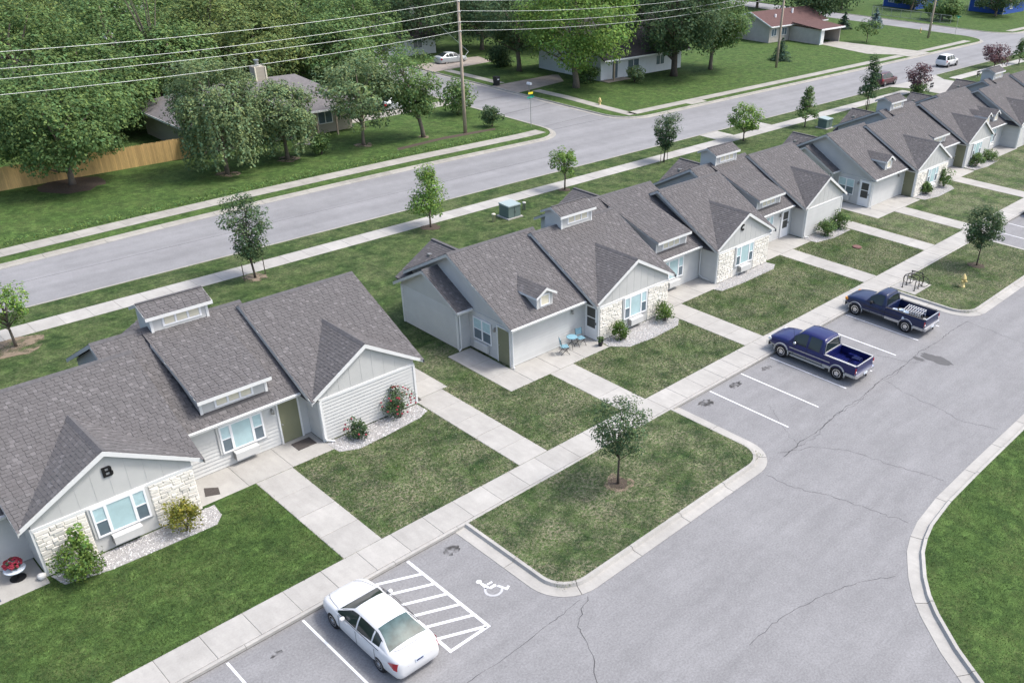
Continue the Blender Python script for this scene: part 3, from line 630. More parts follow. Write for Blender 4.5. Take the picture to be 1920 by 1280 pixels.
    def dormer(s, xc, yf, ye, ze, sl, hw=.58, fine=True):
        zb = ze+sl*(yf-ye); zf, zp = zb+.74, zb+1.16; g = (zp-zf)/(hw+.14); yv = ye+(zp-ze)/sl
        roof = s.prism('dormer_roof', 'roofdeck', [(xc-hw-.14, zf),(xc, zp),(xc+hw+.14, zf),(xc+hw+.14, zf-.07),(xc, zp-.09),(xc-hw-.14, zf-.07)], 'y', yf-.16, yv+.1)
        th = math.atan(g); Ls = (hw+.14)/math.cos(th); pr = lambda x, y, z: z > ze+sl*(y-ye)-.01
        s.field(roof, (xc-hw-.16, yv, zf), (0,-1,0), (math.cos(th),0,math.sin(th)), yv-yf+.18, Ls+.02, pr, fine); s.field(roof, (xc+hw+.16, yf-.18, zf), (0,1,0), (-math.cos(th),0,math.sin(th)), yv-yf+.18, Ls+.02, pr, fine)
        MB().prism([(xc-hw-.16, zf-.01),(xc, zp+.005),(xc+hw+.16, zf-.01),(xc+hw+.16, zf-.14),(xc, zp-.15),(xc-hw-.16, zf-.14)], 'y', yf-.19, yf-.163).build('rake_board', 'trim', roof)
        MB().box(xc-hw-.165, xc-hw-.143, yf-.15, yv-.8, zf-.13, zf-.005).build('fascia', 'trim', roof)
        wall = s.prism('dormer_wall', 'siding', [(xc-hw, zb-.1),(xc+hw, zb-.1),(xc+hw, zf-.06),(xc, zp-.12),(xc-hw, zf-.06)], 'y', yf, yv-.3)
        fr = MB()
        for q in ((xc-.34,xc+.34,zb+.1,zb+.16),(xc-.34,xc+.34,zb+.68,zb+.74),(xc-.34,xc-.27,zb+.16,zb+.68),(xc+.27,xc+.34,zb+.16,zb+.68)): fr.box(q[0], q[1], yf-.03, yf-.003, q[2], q[3])
        fr.build('window_frame', 'white', wall); MB().box(xc-.27, xc+.27, yf-.014, yf-.004, zb+.16, zb+.68).build('pane', 'cream', wall)
    def rear_gable(s, xc, hw, y0, y1, zf, zp):
        g = (zp-zf)/hw
        roof = s.prism('rear_gable_roof', 'roofdeck', [(xc-hw, zf),(xc, zp),(xc+hw, zf),(xc+hw, zf-.1),(xc, zp-.13),(xc-hw, zf-.1)], 'y', y0, y1)
        th = math.atan(g); s.field(roof, (xc-hw-.02, y1+.02, zf), (0,-1,0), (math.cos(th),0,math.sin(th)), y1-y0, hw/math.cos(th)+.02)
        s.prism('rear_gable_wall', 'panel', [(xc-hw+.4, Z0),(xc+hw-.4, Z0),(xc+hw-.4, zf+.05),(xc, zp-.2),(xc-hw+.4, zf+.05)], 'y', y1-.8, y1-.35)
        MB().box(xc-.1, xc+.1, y0, y1+.02, zp-.01, zp+.035).build('ridge_cap', 'cap', roof)
        p = MB().lathe([(.05,-.12),(.05,.3),(.0,.3)], 8, (xc-hw*.45, y1-1.6, zp-g*hw*.45)).build('vent_pipe', 'black', s.root)
        MB().box(xc-hw*.45+.25, xc-hw*.45+.5, y1-1.0, y1-.75, zp-g*hw*.45+.05, zp-g*hw*.45+.3).build('roof_vent', 'lamp', s.root)
def stone_mesh(seed):
    r = random.Random(seed); j = lambda: r.uniform(-.05, .05)
    return MB().add([(-.5,.02,-.5),(.5,.02,-.5),(.5,.02,.5),(-.5,.02,.5),(-.5,-.022,-.5),(.5,-.022,-.5),(.5,-.022,.5),(-.5,-.022,.5),(-.42+j(),-.05+j()*.25,-.36+j()),(.42+j(),-.05+j()*.25,-.36+j()),(.42+j(),-.05+j()*.25,.36+j()),(-.42+j(),-.05+j()*.25,.36+j())],
        [(0,1,5,4),(1,2,6,5),(2,3,7,6),(3,0,4,7),(4,5,9,8),(5,6,10,9),(6,7,11,10),(7,4,8,11),(8,9,10,11)]).mesh('stone', 'stone')
STONE = [stone_mesh(i) for i in range(8)]
K['blind_sky2'] = mat('side_blind_sky', (.44, .60, .63), .18, .12, 5, spec=.7)  # upper side panes: blind tint, sky reflection painted in as well
def letter_B(root, x, y, z, h=.42):
    w_ = h*.84; st = h*.25; b = MB(); t = h*.17; l = x-w_/2
    b.box(l, l+st, y-.05, y-.016, z-h/2, z+h/2)
    for zz, e in ((z-h/2, .42), (z-t/2, .36), (z+h/2-t, .36)): b.box(l+st+.001, l+w_*(.5+e)-.06, y-.049, y-.0165, zz, zz+t)
    for z0, z1, r in ((z-h/2, z+t*.42, x+w_*.5), (z-t*.42+.001, z+h/2, x+w_*.44)): b.prism([(r-.115, z0),(r-.05, z0),(r, z0+.06),(r, z1-.06),(r-.05, z1),(r-.115, z1)], 'y', y-.048, y-.017)
    return b.build('letter', 'black', root)
def letter_C(root, x, y, z, h=.44):
    o = arc(x, z, h/2, 48, 312, 20); i = arc(x, z, h/2-.12, 48, 312, 20); b = MB(); vs = []
    for d in (y-.05, y-.016): vs += [(a, d, c) for a, c in o]+[(a, d, c) for a, c in i]
    n = len(o); fs = []
    for k in range(n-1): fs += [(k, k+1, n+k+1, n+k), (2*n+k, 3*n+k, 3*n+k+1, 2*n+k+1), (k, 2*n+k, 2*n+k+1, k+1), (n+k, n+k+1, 3*n+k+1, 3*n+k)]
    fs += [(0, n, 3*n, 2*n), (n-1, 3*n-1, 4*n-1, 2*n-1)]
    return b.add(vs, fs).build('letter', 'black', root)
def unit_A(R, fine=True, storm_front=True, storm_side=False):
    """end flat: long front wall, one small gabled dormer, low wing behind, side door and window"""
    wall, roof, sl = R.section(-6.2, 0, -5.85, -.02, 8.82, 8.42, 13.5, 17.7, eave=(-6.2, -.75), ends=(1, 0), fine=fine)
    R.siding(Wm(-5.85, 8.82, 0, 'front'), 5.55, .17, 2.52, wall); R.corner(Wm(-5.85, 8.82, 0, 'front'), -.02, .15, 2.5, wall)
    TL = Wm(-5.85, 12.3, 0, 'left'); R.siding(TL, 3.48, .17, 2.35, wall, m='siding'); R.corner(TL, 3.39, .15, 2.42, wall)
    MB(TL).box(0, 3.55, -.045, -.004, 2.35, 2.45).build('trim_band', 'siding', wall)
    R.window2(TL, 1.2, .85); R.door(TL, 2.95, storm_side); R.lamp(TL, 2.28, 1.95)
    R.dormer(-3.35, 8.9, 8.42, 2.6, sl, fine=fine)
    R.lamp(Wm(-5.85, 8.82, 0, 'front'), 4.4, 2.0)
    lw, lr, s2 = R.section(-6.92, -3.4, -6.62, -3.5, 12.3, 11.95, 14.85, 17.75, 2.6, 4.15, eave=(-6.92, -5.9), fine=fine)
    TL2 = Wm(-6.62, 17.4, 0, 'left'); R.siding(TL2, 5.1, .17, 2.45, lw); R.corner(TL2, 5.0, .15, 2.5, lw); R.corner(TL2, -.01, .15, 2.5, lw)
    R.siding(Wm(-6.62, 12.3, 0, 'front'), .75, .17, 2.35, lw)
    R.rear_gable(-3.7, 2.75, 14.6, 18.2, 2.6, 4.2); R.downspout(-6.6, 12.2, 2.5, -.2, -.1); R.downspout(-5.9, 8.7, 2.5, -.05, -.2)
def unit_G(R, x0, xw0, xw1, yw, yr, cup=False, stone=True, letter=None, doorL=None, fine=True, win=True, ac_side=False, sideL='siding'):
    """front-gabled flat"""
    xc, hw = (xw0+xw1)/2, (xw1-xw0)/2+.42; ye = yw-.24
    pred = lambda x, y, z: z > 2.5+(4.32-2.5)*(1-abs(x-xc)/hw)-.03 if abs(x-xc) < hw else True
    wall, roof, sl = R.section(xc-hw, xc+hw, xw0, xw1, yw+.3, ye, yr, yr+5.2, 2.5, 5.3, pred=pred, cut=yw+.06, fine=fine)
    gr, gw = R.gable(xc, hw, xw0, xw1, yw-.14, yw, 2.5, 4.34, ye, 2.5, sl, fine=fine)
    T = Wm(xw0, yw, 0, 'front'); W_ = xw1-xw0
    if stone:
        a = xc-xw0
        R.stones(T, .005, a-1.12, .15, 2.13, gw); R.stones(T, a+1.12, W_-.005, .15, 2.13, gw)
        MB(T).box(a-1.12, a+1.12, -.035, -.002, .15, 2.13).build('window_panel', 'siding', gw)
    else:
        R.siding(T, W_, .17, 2.14, gw); R.corner(T, -.02, .15, 2.14, gw); R.corner(T, W_-.09, .15, 2.14, gw)
    if win: R.window3(T, xc-xw0, .84)
    TL = Wm(xw0, yw+2.6, 0, 'left'); R.siding(TL, 2.6, .17, 2.3, wall); R.corner(TL, 2.52, .15, 2.3, wall)
    if doorL is not None: R.door(TL, 2.6-abs(doorL), doorL > 0)
    if cup: R.cupola(xc-.1, yr, 5.3, fine)
    return sl
def unit_R(R, x0, x1, xw0, xw1, yw, yr, xs, winx, doorx=None, storm=False, cup=False, shed=True, fine=True, dormers=()):
    """recessed flat between gables, shed dormer over it"""
    ye = yw-.36; sl = 2.7/(yr-ye); zs, ys = 3.69, yw-.1
    yv = lambda x, y, z: not (shed and xs-1.6 < x < xs+1.6 and ys+.1 < y)
    wall, roof, sl = R.section(x0, x1, x0+.3, x1-.3, yw, ye, yr, yr+4.4, 2.6, 5.3, eave=(xw0+.45, xw1-.42), pred=yv, fine=fine)
    T = Wm(xw0, yw, 0, 'front'); R.siding(T, xw1-xw0, .17, 2.55, wall)
    if winx is not None: R.window3(T, winx-xw0, .86)
    if doorx is not None: R.door(T, doorx-xw0, storm); R.lamp(T, doorx-xw0-.75, 1.98)
    if shed: R.shed(xs-1.6, xs+1.6, ys, zs, ye, 2.6, sl, yr, 5.3, fine)
    for d in dormers: R.dormer(d, ye+.55, ye, 2.6, sl, .5, fine)
    if cup: R.cupola(xs+.02, yr, 5.3, fine)
    R.rear_gable(xs+.9, 3.1, yr+1.2, yr+4.6, 2.6, 4.3)
def unit_W(R, xw0, xw1, yw, yr, win=False, fine=True, doorL=False):
    xc, hw = (xw0+xw1)/2, (xw1-xw0)/2+.44; ye = yw-.22
    pred = lambda x, y, z: z > 2.5+(4.3-2.5)*(1-abs(x-xc)/hw)-.03
    wall, roof, sl = R.section(xc-hw, xc+hw, xw0, xw1, yw+.3, ye, yr, yr+5, 2.5, 5.3, pred=pred, cut=yw+.06, fine=fine)
    gr, gw = R.gable(xc, hw, xw0, xw1, yw-.14, yw, 2.5, 4.32, ye, 2.5, sl, 2.3, fine=fine)
    T = Wm(xw0, yw, 0, 'front'); R.siding(T, xw1-xw0, .17, 2.24, gw); R.corner(T, -.02, .15, 2.24, gw); R.corner(T, xw1-xw0-.09, .15, 2.24, gw)
    TL = Wm(xw0, yw+2.4, 0, 'left'); R.siding(TL, 2.4, .17, 2.3, wall); R.corner(TL, 2.31, .15, 2.3, wall)
    if win: R.window3(T, 2.2, .9)
    if doorL: R.door(TL, 2.4-.55)
    R.downspout(xw0-.04, yw-.02, 2.45, .35, -.3)
# --- row B (only its right half lies in the picture)
RB = Row('apartment_row', 'long grey apartment row whose stone gable carries a black letter B', 'apartment building', -39.85, .04, True)
unit_R(RB, 5.4, 12.0, 5.66, 11.31, 9.78, 15.0, 8.45, 8.5)
unit_G(RB, 0, 11.31, 17.01, 8.31, 13.35); unit_R(RB, 16.45, 23.0, 17.02, 23.14, 10.42, 15.1, 20.08, 20.0, 22.2, cup=True); unit_W(RB, 23.14, 28.2, 9.21, 14.6)
letter_B(RB.root, 14.15, 8.31, 3.4); RB.finish()
# --- row C
RC = Row('apartment_row', 'long grey apartment row whose stone gable carries a black letter C', 'apartment building', 0, 0)
unit_A(RC); unit_G(RC, 0, -.28, 5.64, 7.78, 12.9, cup=True, doorL=.53); unit_R(RC, 5.4, 12.0, 5.66, 11.31, 9.78, 15.0, 8.45, 8.5)
unit_G(RC, 0, 11.31, 17.01, 8.31, 13.35); unit_R(RC, 16.45, 23.0, 17.02, 23.14, 10.42, 15.1, 20.08, 19.6, 22.2, True, cup=True); unit_W(RC, 23.14, 28.2, 9.21, 14.6)
letter_C(RC.root, 13.75, 8.31, 3.42); RC.downspout(11.2, 9.7, 2.5, .2, -1.4); RC.finish()
# --- row D, with a pair of gabled dormers
RD = Row('apartment_row', 'long grey apartment row with an unlettered gable and paired small dormers', 'apartment building', 39.35, .7)
unit_A(RD, True, False, True); unit_G(RD, 0, -.28, 5.64, 7.65, 12.9, doorL=-.6); unit_R(RD, 5.4, 12.0, 5.66, 12.1, 9.78, 15.0, 8.0, 7.0, None, cup=True)
unit_W(RD, 12.15, 17.45, 8.72, 14.1, True, doorL=True); unit_R(RD, 16.8, 23.6, 17.46, 23.8, 10.0, 14.9, 20.2, 20.8, None, shed=False, dormers=(19.6, 21.6))
unit_G(RD, 0, 23.8, 29.6, 8.25, 13.3, stone=False); unit_R(RD, 29, 36, 29.62, 35.6, 9.9, 15.2, 31.9, 32, None, cup=True); unit_W(RD, 35.6, 41, 8.9, 14.6)
RD.finish()
def item(mb, name, m, label, cat, group=None, smooth=False): return tag(mb.build(name, m, None, smooth), label, cat, group)
item(MB().box(-17.95, -17.05, 9.42, 10.1, .15, .17), 'door_mat', 'mat', 'dark door mat at the green door under the shed dormer', 'door mat')
item(MB().prism([(-22.42,9.0),(-21.9,8.75),(-21.75,9.25),(-22.2,9.6)], 'z', .15, .165), 'door_mat', 'mat', 'black mat on the patio beside the lettered B stone gable', 'door mat')
item(MB().box(-11.75, -11.35, 9.3, 9.75, .15, .166), 'door_mat', 'mat', 'small dark mat at the far corner of the rose-bush wing', 'door mat')
# ------------------------------------------------------------------ plants
def leaves(name, P, nrm, size, tone, m, parent, asp=.62):
    """quads at P facing nrm"""
    n = len(P); nrm = nrm/np.maximum(1e-6, np.linalg.norm(nrm, axis=1, keepdims=True))
    a = np.cross(nrm, rng.normal(size=(n, 3))); a /= np.maximum(1e-6, np.linalg.norm(a, axis=1, keepdims=True)); b = np.cross(nrm, a)
    s = np.asarray(size).reshape(-1, 1)*rng.uniform(.65, 1.35, (n, 1)); V = np.zeros((n, 4, 3))
    V[:, 0] = P-a*s*.5; V[:, 2] = P+a*s*.5; V[:, 1] = P+b*s*.5*asp+nrm*s*.08; V[:, 3] = P-b*s*.5*asp+nrm*s*.08
    return npmesh(name, V.reshape(-1, 3), 4, m, tone, parent, .14)
def dirs(n): q = rng.normal(size=(n, 3)); return q/np.linalg.norm(q, axis=1, keepdims=True)
def clumps(C, Rc, per, flat=.75, shell=.55):
    """points spread through clumps centred on C with radii Rc"""
    k = len(C); d = dirs(k*per); r = shell+(1-shell)*rng.uniform(0, 1, k*per)**.5; r *= np.repeat(Rc, per); d2 = d.copy(); d2[:, 2] *= flat
    return np.repeat(C, per, 0)+d2*r[:, None], d
def tree(name, label, x, y, H, R, m='leaf_green', group=None, z0=None, n=40, per=60, leaf=.16, bark='bark', tr=.07, shape='oval', lean=(0,0), cl=None, cat='tree', sparse=1., base=.13):
    per = int(per*1.3); leaf *= .87
    t = thing(name, label, cat, (x, y, base), 0, group); zb = H*.3 if z0 is None else z0
    zc, hz = (H+zb)/2, (H-zb)/2; C = []
    while len(C) < n:
        d = dirs(1)[0]; r = random.uniform(.25, 1)**.45
        q = np.array([d[0]*R*r, d[1]*R*r, zc+d[2]*hz*r*.92]); f = (q[2]-zb)/(H-zb)
        if shape == 'cone': k_ = max(.14, 1.1*(1-f)); q[0] *= k_/max(.3, math.sqrt(max(.05, 1-d[2]**2)))*.8; q[1] *= k_/max(.3, math.sqrt(max(.05, 1-d[2]**2)))*.8
        elif shape == 'vase': k_ = .35+.75*f; q[0] *= k_; q[1] *= k_
        elif shape == 'dome' and f < .12: continue
        q[0] += lean[0]*max(0, q[2])/H; q[1] += lean[1]*max(0, q[2])/H; C.append(q)
    C = np.array(C); rc = cl or R*.34; Rc = rng.uniform(.6, 1.25, n)*rc
    P, d = clumps(C, Rc, per); ctr = np.array([lean[0]*.5, lean[1]*.5, zc*.9]); out = P-ctr; out /= np.maximum(.01, np.linalg.norm(out, axis=1, keepdims=True))
    nr = out*.55+d*.5+np.array([0, 0, .75])+rng.normal(size=P.shape)*.45
    tone = rng.uniform(.62, 1.38, len(P))*np.repeat(rng.uniform(.78, 1.22, n), per)
    leaves('crown', P, nr, leaf, tone, m, t)
    tk = MB(); top = np.array([lean[0], lean[1], H])*.82; pts = [(0,0,-.05),(top[0]*.05, top[1]*.05, zb*.4)]
    for f in (.35, .6, .85, 1.): pts.append((top[0]*f+random.gauss(0, tr*.6), top[1]*f+random.gauss(0, tr*.6), top[2]*f if top[2]*f > zb*.5 else zb*.5+f*.1))
    tk.tube(pts, [tr*1.35, tr, tr*.85, tr*.65, tr*.4, tr*.15], 8)
    for i in range(min(n, 16)):
        c = C[i]; h = max(zb*.75, c[2]*.62-R*.1); f = h/top[2]; a = (top[0]*min(1, f), top[1]*min(1, f), h)
        mid = ((a[0]+c[0])*.5, (a[1]+c[1])*.5, (a[2]+c[2])*.5+.1*R*random.uniform(-.5, .6)); tk.tube([a, mid, tuple(c)], [tr*.42, tr*.28, tr*.08], 5)
    tk.build('trunk', bark, t, True); return t
def ring(t, r, m='mulch', z=.018):
    MB().sheet([(r*math.cos(6.283*k/18)*random.uniform(.75, 1.2), r*math.sin(6.283*k/18)*random.uniform(.75, 1.2)) for k in range(18)], z).build('mulch_ring', m, t)
ST = 'young trees between the flats and the street sidewalk'
t = tree('street_tree', 'young leafy tree behind row B, growing alone near its lettered gable', -23.5, 28.8, 3.9, 1.25, 'leaf_bright', ST, 1.2, 34, 55, .15, shape='oval'); ring(t, 1.4, 'dirt')
def stakes(t, d=.75):
    for s_ in (-1, 1): MB().tube([(s_*d, .1*s_, 0), (s_*d, .1*s_, 1.15)], .03, 5).build('stake', 'bark_dark', t)
t = tree('street_tree', 'dark upright tree with two stakes behind row B', -9.8, 29.1, 5.5, 1.75, 'leaf_deep', ST, 1.0, 64, 66, .16, shape='vase', bark='bark_dark'); ring(t, .8, 'dirt'); stakes(t)
t = tree('street_tree', 'light green spreading tree across from the green transformer box', 4.1, 29.4, 4.8, 1.9, 'leaf_bright', ST, .9, 56, 64, .17, shape='cone', cl=.62); ring(t, .7, 'mulch')
t = tree('street_tree', 'small tidy egg-shaped tree opposite the side street mouth', 18, 29.5, 3.7, 1.15, 'leaf_bright', ST, 1.1, 40, 60, .15); ring(t, .5, 'mulch')
t = tree('street_tree', 'slim dark upright tree with stakes behind row C', 31, 29.6, 4.9, 1.5, 'leaf_deep', ST, .9, 56, 62, .17, shape='vase', bark='bark_dark'); stakes(t, .6)
t = tree('street_tree', 'rounded bright green tree beside the storm inlet slab', 43.4, 29.4, 3.7, 1.7, 'leaf_bright', ST, .8, 46, 60, .2)
t = tree('street_tree', 'narrow conical tree near a green utility cabinet behind row D', 53.7, 28.6, 4.6, 1.5, 'leaf_green', ST, .8, 44, 52, .2, shape='cone', cl=.42)
t = tree('street_tree', 'tall dark staked tree in front of the maroon car', 66.9, 28.4, 6.6, 1.5, 'leaf_deep', ST, 1.3, 44, 60, .22, shape='cone', bark='bark_dark', cl=.6); stakes(t, .6)
tree('purple_tree', 'purple-leaved shrub tree beside the near driveway mouth, green at its foot', 80.6, 28.8, 3.9, 1.9, 'leaf_purple', 'purple-leaved trees', .5, 40, 45, .24, shape='vase', bark='bark_dark')
tree('green_shrub', 'low green shrub growing at the foot of a purple-leaved tree', 80.4, 28.3, 1.7, 1.3, 'leaf_green', None, .1, 20, 45, .2, cat='shrub')
tree('purple_tree', 'purple-leaved round tree beyond the near driveway mouth', 109.5, 30.6, 3.3, 2.3, 'leaf_purple', 'purple-leaved trees', .7, 40, 45, .28, shape='dome', bark='bark_dark')
tree('street_tree', 'green conical tree beyond the last purple-leaved tree', 116.7, 29.6, 3.9, 1.5, 'leaf_green', ST, .8, 26, 50, .25, shape='cone')
t = tree('pear_tree', 'small dark tree on the kerbed lawn island beside the wheelchair bay', -9.5, -2.35, 4.65, 1.2, 'leaf_deep', None, 1.45, 84, 50, .105, bark='bark_dark', tr=.05, shape='oval', cl=.36); ring(t, .42); ring(t, .7, 'dirt', .014)
t = tree('pear_tree', 'small dark round tree on the lawn island behind the yellow hydrant', 27.7, -2.3, 4.35, 1.3, 'leaf_deep', None, 1.3, 80, 72, .14, bark='bark_dark', tr=.05, cl=.42); ring(t, .6)
t = tree('maple_tree', 'broad maple with a low wide crown in front of the cedar fence', -11.1, 56.6, 9.4, 5.6, 'leaf_green', None, 1.2, 190, 110, .27, tr=.24, shape='dome', cl=1.25); ring(t, 2.3)
def weeping(name, label, x, y, H, R, m, strands):
    t = tree(name, label, x, y, H, R, m, 'weeping trees in front of the hip-roofed house', H*.3, 105, 105, .23, tr=.17, shape='dome', cl=R*.27); P = []
    for _ in range(strands):
        a = random.uniform(0, 6.283); r = R*random.uniform(.55, .98); zt = H*random.uniform(.45, .72); zl = random.uniform(.5, H*.32); k = int((zt-zl)/.06)
        for i in range(k): f = i/k; P.append((r*math.cos(a)*(1-.1*f)+random.gauss(0, .13), r*math.sin(a)*(1-.1*f)+random.gauss(0, .13), zt+(zl-zt)*f))
    P = np.array(P); nr = np.stack([P[:, 0], P[:, 1], np.full(len(P), R*.4)], 1)+rng.normal(size=P.shape)*R*.4
    leaves('hanging_foliage', P, nr, .26, rng.uniform(.6, 1.4, len(P)), m, t); ring(t, 1.0, 'dirt'); return t
weeping('weeping_tree', 'tall weeping tree trailing to the lawn at the end of the cedar fence', -.6, 51.6, 9.8, 3.5, 'leaf_pale', 105)
weeping('weeping_tree', 'shorter weeping tree with a pale trunk in front of the hip roof', 5.4, 52.4, 6.6, 2.9, 'leaf_pale', 70)
t = tree('yard_tree', 'upright tree with a ringed trunk left of the utility pole', 13.3, 52.4, 8.6, 3.7, 'leaf_pale', None, 1.4, 95, 70, .28, tr=.15, shape='oval', cl=1.0); ring(t, .9, 'dirt')
t = tree('yard_tree', 'forked light green tree leaning beside the utility pole', 19.4, 51.2, 8.8, 3.9, 'leaf_green', None, 1.7, 90, 65, .28, tr=.2, shape='vase', lean=(-1.8, .5), cl=.95, bark='bark'); ring(t, .6, 'dirt')
def bush(name, label, x, y, H, R, m='leaf_green', group=None, n=26, per=70, leaf=.1, cl=None, base=.13, flowers=0, fruit='flower'):
    t = thing(name, label, 'bush', (x, y, base), 0, group); C = []
    for _ in range(n):
        d = dirs(1)[0]; r = random.uniform(.4, 1); C.append((d[0]*R*r*.8, d[1]*R*r*.8, H*.5+d[2]*H*.42*r))
    C = np.array(C); P, d = clumps(C, rng.uniform(.6, 1.3, n)*(cl or R*.36), per, .85); P[:, 2] = np.maximum(P[:, 2], .03)
    nr = (P-np.array([0, 0, H*.35]))*.6/R+d*.5+rng.normal(size=P.shape)*.5+np.array([0, 0, .3])
    leaves('foliage', P, nr, leaf, rng.uniform(.6, 1.4, len(P))*np.repeat(rng.uniform(.75, 1.25, n), per), m, t)
    st = MB()
    for i in range(7): st.tube([(random.gauss(0, .05), random.gauss(0, .05), -.03), tuple(C[i]*np.array([.5, .5, .6])), tuple(C[i])], [.02, .014, .006], 5)
    st.build('stem', 'bark_dark', t)
    if flowers:
        d = dirs(flowers); d[:, 2] = np.abs(d[:, 2])*1.1-.25; Q = d*np.array([R*.95, R*.95, H*.5])+np.array([0, 0, H*.5])
        for q in Q: MB().lathe([(.0,-.03),(.045,-.02),(.055,.02),(.02,.04)], 6, tuple(q)).build('blossom', fruit, t)
    return t
K['leaf_bush'] = leafm('leaf_bush', (.075, .125, .03)); K['leaf_gold'] = leafm('leaf_gold', (.15, .155, .03))
bush('shrub', 'large ragged yellow-green shrub under the lettered B gable window', -27.7, 7.45, 1.5, .95, 'leaf_bush', None, 34, 70, .1); bush('shrub_shoots', 'tall leafy shoots rising out of the ragged shrub under the B window', -27.35, 7.75, 2.3, .42, 'leaf_bright', None, 14, 40, .13)
bush('shrub', 'yellow-green shrub at the right corner of the lettered B gable', -23.9, 7.4, 1.55, .85, 'leaf_gold', None, 34, 66, .09)
bush('rose_bush', 'low rose bush beside the white downspout of the B wing', -15.5, 8.45, 1.15, .62, 'leaf_deep', None, 22, 60, .09, flowers=7)
bush('rose_bush', 'tall rose bush full of red blooms at the end of the B wing', -13.05, 8.7, 1.75, .85, 'leaf_deep', None, 30, 64, .09, flowers=34)
bush('round_bush', 'clipped round bush beside the white storm door of row C', .8, 7.0, 1.3, .68, 'leaf_bush', None, 28, 66, .09); bush('round_bush', 'clipped round bush beside the walkway at the first C gable', 4.5, 7.0, 1.35, .76, 'leaf_bush', None, 28, 66, .09)
bush('evergreen_bush', 'dark round bush at the left of the windowless C wing', 24.9, 8.4, 1.45, .9, 'leaf_green', None, 30, 66, .11); bush('evergreen_bush', 'dark round bush at the right of the windowless C wing', 27.2, 8.5, 1.5, .92, 'leaf_green', None, 30, 66, .11)
for x, y, h, r, l in ((40.8, 8.0, 1.1, .7, 'dark low bush beside the green door of row D'), (44.2, 7.9, 1.9, .75, 'tall flowering bush at the stone gable of row D'), (53.2, 8.9, 1.25, .9, 'round bush under the window of the sided D gable'), (56.2, 9.0, 1.3, 1.0, 'round bush by the patio past the sided D gable')): bush('bush', l, x, y, h, r, 'leaf_green', None, 26, 50, .13)
bush('round_bush', 'dense dark rounded bush beside the street name sign', 27.4, 50.2, 2.4, 1.25, 'leaf_deep', None, 34, 70, .17); bush('big_bush', 'big shaded bush behind the utility pole at the side street', 28.0, 56.8, 3.8, 2.4, 'leaf_green', None, 40, 60, .26)
bush('shrub', 'loose dark shrub on the lawn between the weeping tree and ringed tree', 8.5, 52.0, 2.4, 1.2, 'leaf_green', None, 30, 50, .2); bush('shrub', 'light green spreading shrub in front of the white house', 57.0, 56.8, 2.4, 1.4, 'leaf_pale', None, 26, 40, .26)
bush('clipped_bush', 'dark dome-shaped bush near the silver car driveway', 50.5, 76.0, 2.8, 2.2, 'leaf_deep', None, 36, 55, .28); bush('clipped_bush', 'dark round bush beside the white house porch', 52.0, 60.6, 2.2, 1.9, 'leaf_green', None, 34, 55, .26)
def conifer(name, label, x, y, H, R, m, leaf=.2):
    t = thing(name, label, 'tree', (x, y, .13)); P = []; D = []
    tiers = int(H/.22)
    for i in range(tiers):
        z = .15+(H-.2)*i/tiers; rr = R*(1-i/tiers)**.85+.05; nb = max(5, int(rr*12))
        for k in range(nb):
            a = random.uniform(0, 6.283); ln = rr*random.uniform(.75, 1.1)
            for f in np.arange(.15, 1.01, .13/max(.5, ln)): P.append((ln*f*math.cos(a), ln*f*math.sin(a), z-.18*f*ln+random.gauss(0, .04))); D.append((math.cos(a), math.sin(a), .8))
    P = np.array(P); leaves('needles', P, np.array(D)+rng.normal(size=P.shape)*.5, leaf, rng.uniform(.6, 1.4, len(P)), m, t, .4)
    MB().tube([(0,0,-.1),(0,0,H*.9)], [.1, .02], 6).build('trunk', 'bark_dark', t); return t
conifer('spruce_tree', 'dark spruce standing right behind a utility pole on the lawn', 87.6, 54.6, 3.4, 1.9, 'leaf_spruce', .3)
conifer('spruce_tree', 'pale blue spruce on the lawn beside the far side street', 134.6, 64.6, 3.6, 2.0, 'leaf_blue', .38); conifer('spruce_tree', 'stubby dark spruce under the willow', 127.5, 67.2, 3.2, 1.8, 'leaf_spruce', .38)
tree('ornamental_tree', 'small thin tree on the lawn beside the carport driveway', 115.8, 55.8, 3.6, 1.9, 'leaf_green', None, 1.0, 22, 40, .3)
# big trees of the centre and the wood behind
BT = 'large trees in front of the white house'
tree('large_tree', 'large bright green tree with a pale trunk at the brick driveway', 48.6, 59.2, 14, 7.0, 'leaf_bright', BT, 2.3, 190, 95, .36, tr=.38, cl=1.5)
tree('large_tree', 'large dark green tree in front of the white house windows', 64.7, 56.6, 15, 7.6, 'leaf_deep', BT, 2.3, 200, 95, .36, tr=.42, cl=1.55, bark='bark_dark'); tree('large_tree', 'mid green tree between the white house and the brown-roofed house', 72.8, 56.6, 12, 5.0, 'leaf_green', BT, 2.0, 130, 85, .36, tr=.26, cl=1.25)
tree('large_tree', 'shaded tree on the lawn beside the brick driveway', 50.2, 71.8, 11, 5.2, 'leaf_deep', BT, 2.6, 110, 80, .36, tr=.3, cl=1.4)
tree('willow_tree', 'dark spreading willow with thick trunks behind the carport', 121.5, 70.5, 13, 8.5, 'leaf_deep', None, 2.2, 120, 60, .5, tr=.6, cl=1.9, shape='dome', bark='bark_dark')
WG = 'trees of the wood behind the houses'
